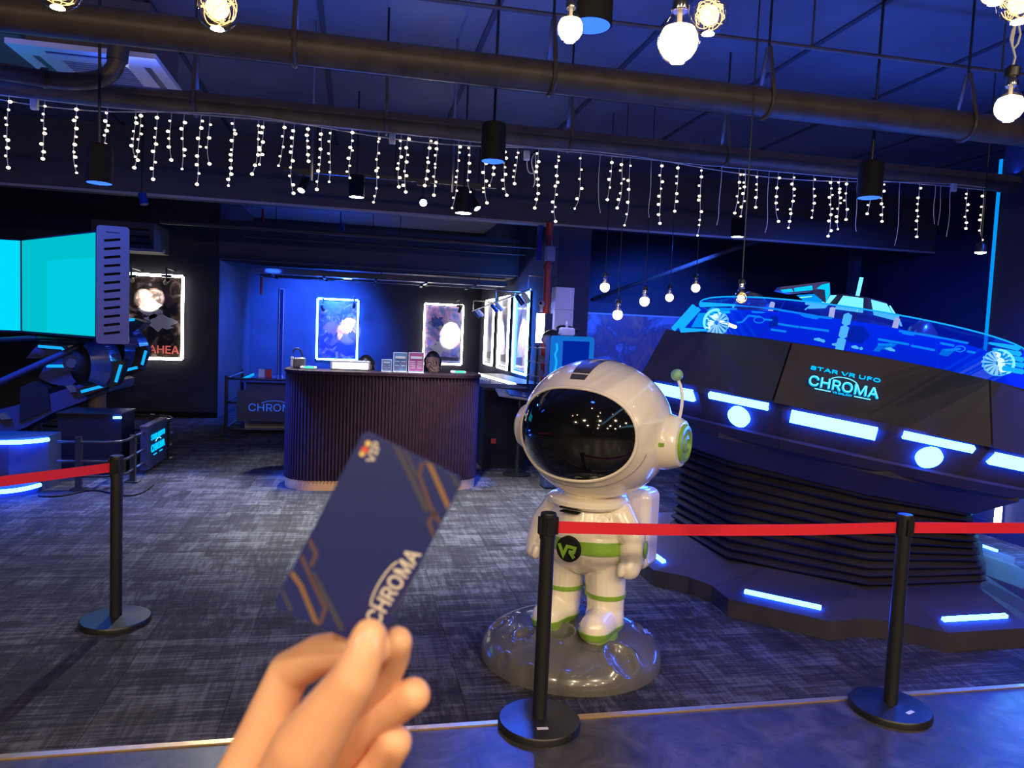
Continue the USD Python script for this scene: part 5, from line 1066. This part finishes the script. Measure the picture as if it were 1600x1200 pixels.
part('base_plate', bx(-5.6, -2.6, 8.75, 9.9, 0, .08), MATS['black_matte'], sim, world=True)
t = thing('step_box', 'dark box step with a thin pale top edge beside the simulator', 'step', (-3.0, 9.2, 0))
q0, q1 = ony(90, 644, 8.15), ony(190, 646, 8.15); 
part('box_body', bx(q0[0], q1[0], 8.15, 8.6, 0, q0[2]-.012), MATS['black_matte'], t, world=True); part('box_top', bx(q0[0]-.01, q1[0]+.01, 8.13, 8.62, q0[2]-.012, q0[2]), MATS['black_metal'], t, world=True); part('corner_light', tube([(q1[0]-.07, 8.125, q0[2]-.045), (q1[0]+.005, 8.125, q0[2]-.04)], .014, 8), MATS['led_blue'], t, world=True)
t = thing('light_step', 'dark blue step unit with two bent white-blue light strips at the left edge', 'step', (-3.2, 7.4, 0))
a0, a1 = ony(-60, 690, 7.3), ony(62, 690, 7.3); zt = ony(30, 686, 7.3)[2]
part('step_body', prism([(a0[0], 7.3), (a1[0]-.25, 7.3), (a1[0], 7.5), (a1[0], 7.8), (a0[0], 7.8)], zt), MATS['dark_blue'], t, world=True); part('tread', prism([(a0[0], 7.0), (a1[0]-.3, 7.0), (a1[0]-.02, 7.32), (a1[0]-.02, 7.5), (a0[0], 7.5)], .12), MATS['dark_blue'], t, world=True)
part('light_strip', tube(smooth_path([(a0[0], 7.28, zt-.03), (a1[0]-.5, 7.28, zt-.03), (a1[0]-.24, 7.29, zt-.03), (a1[0], 7.49, zt-.03)]), .02, 8), MATS['led_blue'], t, world=True); part('light_strip', tube(smooth_path([(a0[0], 6.98, .08), (a1[0]-.5, 6.98, .08), (a1[0]-.28, 6.99, .08), (a1[0], 7.3, .08)]), .02, 8), MATS['led_blue'], t, world=True)
# low railing with the hanging sign
t = thing('simulator_railing', 'low dark railing of three bars with a lit hanging sign, round the simulator', 'railing', (-2.4, 7.6, 0))
for z in (.45, .27, .13): rail(t, [(-2.68, 7.45, z), (-2.28, 7.45, z), (-2.17, 7.5, z), (-2.13, 7.6, z), (-2.13, 9.35, z), (-2.2, 9.5, z), (-4.2, 9.95, z)], .014)
for x, y, h in ((-2.5, 7.45, .5), (-2.13, 7.8, .47), (-2.13, 9.12, .47), (-2.4, 9.55, .47)): part('post', bx(x-.025, x+.025, y-.025, y+.025, 0, h), MATS['rail_black'], t, world=True); part('foot', bx(x-.06, x+.06, y-.06, y+.06, 0, .015), MATS['rail_black'], t, world=True)
sg_ = part('sign_board', bx(-2.16, -2.09, 8.16, 8.94, .05, .5), MATS['dark_blue'], t, world=True, label='dark sign board with lit cyan letters'); part('sign_cap', bx(-2.165, -2.085, 8.15, 8.95, .5, .512), MATS['panel_white'], sg_, world=True)
B = basis((-2.089, 8.56, .27), (0, 1, 0), (0, 0, 1))
part('lettering', tf(text('STAR MOTO', .055, .006, True, stretch=1.25), B@mat4((0, .1, 0))), MATS['letter_cyan'], sg_, world=True); part('lettering', tf(text('CHROMA', .075, .006, True, stretch=1.2), B@mat4((0, -.02, 0))), MATS['letter_cyan'], sg_, world=True)
part('logo_arc', tf(tube([(.12*math.cos(b_), .02+.045*math.sin(b_), .004) for b_ in np.linspace(.5, 2.64, 12)], .006, 5), B), MATS['letter_core'], sg_, world=True)
for s in (-1, 1): part('logo_line', tf(bx(s*.06, s*.18, -.1, -.088, 0, .005), B), MATS['letter_cyan'], sg_, world=True)
P = [onz(60, 774, .008), onz(110, 772, .008), onz(140, 766, .008), onz(175, 771, .008), onz(240, 757, .008)]
solo('floor_cable', tube(smooth_path(P, 40), .008, 6), MATS['black_matte'], 'thin black cable lying on the carpet in front of the low railing', 'cable')
# ================================================================== CARD AND HAND
# the card: corners seen at these pixels, 0.32 m away
DC = .322
c_tl, c_tr, c_bl = cp(570, 671, DC), cp(727, 745, DC*1.02), cp(426, 946, DC*.985)
ex = (c_tr-c_tl); ey = (c_tl-c_bl); ey /= np.linalg.norm(ey); ex -= ey*(ex@ey); wx = np.linalg.norm(ex); ex /= wx
ly = np.linalg.norm(c_tl-c_bl); CB = basis(c_bl, ex, ey); nz = CB[:3, 2]          # x across, y along, z to the camera
card = thing('membership_card', 'dark navy card with gold angled lines held up in the hand', 'card', m=CB)
part('card_body', prism(sg.box(0, 0, wx, ly).buffer(-.003).buffer(.003, quad_segs=6), .0008, mat4((0, 0, -.0008))), MATS['card_navy'], card, label='dark navy plastic')
inv = np.linalg.inv(CB)
def oncard(px, py):
    d = ray(px, py); t = ((c_bl-CAM)@nz)/(d@nz); return (inv@np.append(CAM+d*t, 1))[:2]
body_ = sg.box(.0006, .0006, wx-.0006, ly-.0006)
def ink(pts, w, m, z=.00008):
    g = sg.LineString([oncard(*p) for p in pts]).buffer(w, cap_style=2, join_style=2).intersection(body_)
    if not g.is_empty: part('printed_line', prism(g if g.geom_type == 'Polygon' else g.geoms[0], z), MATS[m], card)
ink([(668, 718), (704, 800), (712, 812)], .0011, 'card_gold'); ink([(452, 890), (470, 915), (496, 978)], .0010, 'card_gold')
ink([(660, 722), (655, 742), (672, 790), (692, 825)], .0009, 'card_bronze'); ink([(682, 800), (670, 815), (682, 850)], .0009, 'card_bronze')
ink([(481, 840), (494, 865), (486, 885)], .0009, 'card_bronze'); ink([(470, 868), (508, 950), (500, 975)], .0009, 'card_bronze')
ink([(610, 680), (640, 740), (668, 800)], .0012, 'card_grey'); ink([(625, 685), (652, 745)], .0007, 'card_grey'); ink([(488, 895), (520, 955), (535, 985)], .0012, 'card_grey'); ink([(440, 920), (455, 955)], .0008, 'card_grey'); ink([(702, 735), (722, 770)], .0007, 'card_grey')
# writing runs up the long side
c0, c1 = oncard(580, 972), oncard(648, 860); v = c1-c0; L = np.linalg.norm(v); v /= L
tx = text('CHROMA', .0066, .0001, True); k = L/(tx.bounds[1, 0]-tx.bounds[0, 0]); tx.vertices[:, 0] *= k
M = np.eye(4); M[:2, 0] = v; M[:2, 1] = (-v[1], v[0]); M[:2, 3] = (c0+c1)/2; M[2, 3] = .00003
part('lettering', tf(tx, M), MATS['card_silver'], card, label='large silver lettering'); part('logo_arc', tf(tube([(.0118*math.cos(a)-.001, .0028+.0032*math.sin(a), .0001) for a in np.linspace(.35, 2.8, 14)], .00045, 5), M), MATS['card_silver'], card)
part('small_line', tf(bx(-L*.32, L*.36, -.0062, -.0055, 0, .0001), M), MATS['card_grey'], card)
c0, c1 = oncard(577, 722), oncard(590, 691); v = c1-c0; L = np.linalg.norm(v); v /= L; tx = text('VIP', .0034, .0001, True); tx.vertices[:, 0] *= L/(tx.bounds[1, 0]-tx.bounds[0, 0])
M = np.eye(4); M[:2, 0] = v; M[:2, 1] = (-v[1], v[0]); M[:2, 3] = (c0+c1)/2; M[2, 3] = .00003
part('lettering', tf(tx, M), MATS['card_silver'], card, label='small silver letters in the corner')
e0 = oncard(570, 703); part('emblem', prism(sg.Point(e0).buffer(.0016), .0001), MATS['emblem_red'], card)
for p in ((575, 693), (566, 709)): part('emblem', prism(sg.Point(oncard(*p)).buffer(.0012), .0001), MATS['emblem_gold'], card)

# hand: (pixel x, pixel y, distance, radius in metres)
hand = thing('person', 'foreground hand of a person holding up the navy card between thumb and fingers', 'person', tuple(cp(430, 1150, .33)))
J = lambda a: (cp(a[0], a[1], a[2]), a[3])
chains = {
 'thumb': [(398, 1330, .335, .018), (478, 1168, .308, .0142), (552, 1062, .299, .0094), (569, 1020, .3005, .0082), (577, 995, .3025, .0072)],
 'index': [(356, 1262, .352, .0138), (408, 1150, .357, .0115), (452, 1050, .362, .0102), (498, 1024, .352, .0095), (545, 1014, .342, .0088), (590, 1010, .3385, .0080)],
 'middle': [(420, 1270, .368, .0135), (470, 1160, .385, .0112), (548, 1120, .378, .0105), (592, 1070, .362, .0093), (612, 1025, .349, .0086), (620, 1003, .3405, .0070)],
 'ring': [(480, 1285, .372, .013), (520, 1190, .385, .0112), (562, 1140, .375, .0102), (610, 1107, .362, .0094), (645, 1086, .352, .0082)],
 'little': [(530, 1320, .372, .012), (562, 1240, .38, .0102), (598, 1190, .372, .0092), (616, 1160, .362, .0085)]}
bones = []
for nme, ch in chains.items():
    for a, b in zip(ch[:-1], ch[1:]): bones.append((J(a), J(b)))
palm = [(352, 1262, .352, .0145), (420, 1270, .366, .0145), (480, 1285, .37, .014), (530, 1320, .37, .013), (392, 1340, .335, .02), (380, 1480, .36, .024), (470, 1480, .368, .024), (430, 1400, .35, .02)]
ms = [manifold3d.Manifold.sphere(r, 28).translate(list(map(float, p))) for p, r in map(J, palm)]
palm_m = manifold3d.Manifold.batch_hull(ms)
fore = [((cp(425, 1480, .365)), .027), ((cp(400, 1750, .38)), .034)]
allm = [palm_m]+[manifold3d.Manifold.batch_hull([manifold3d.Manifold.sphere(r, 28).translate(list(map(float, p))) for p, r in bn]) for bn in bones]
allm.append(manifold3d.Manifold.batch_hull([manifold3d.Manifold.sphere(r, 28).translate(list(map(float, p))) for p, r in fore]))
hm = manifold3d.Manifold.batch_boolean(allm, manifold3d.OpType.Add).refine_to_length(.0028); v, f = arr(hm); tm = trimesh.Trimesh(v, f, process=True); trimesh.smoothing.filter_taubin(tm, lamb=.5, nu=.52, iterations=16)
part('hand', tm, MATS['skin'], hand, world=True, smooth=True)
# nails on the far side of the tips, as on any hand
for ch, s in (('thumb', -1),):
    (p, r), (q, _) = J(chains[ch][-1]), J(chains[ch][-2]); ax = p-q; ax /= np.linalg.norm(ax); to = CAM-p; to -= ax*(to@ax); to /= np.linalg.norm(to)
    B = basis(p-ax*.004+to*(r*.86), np.cross(ax, to), ax, to); part('nail', tf(ball((0, 0, 0), (.0052, .0068, .0012), 3), B), MATS['nail'], hand, world=True, smooth=True)
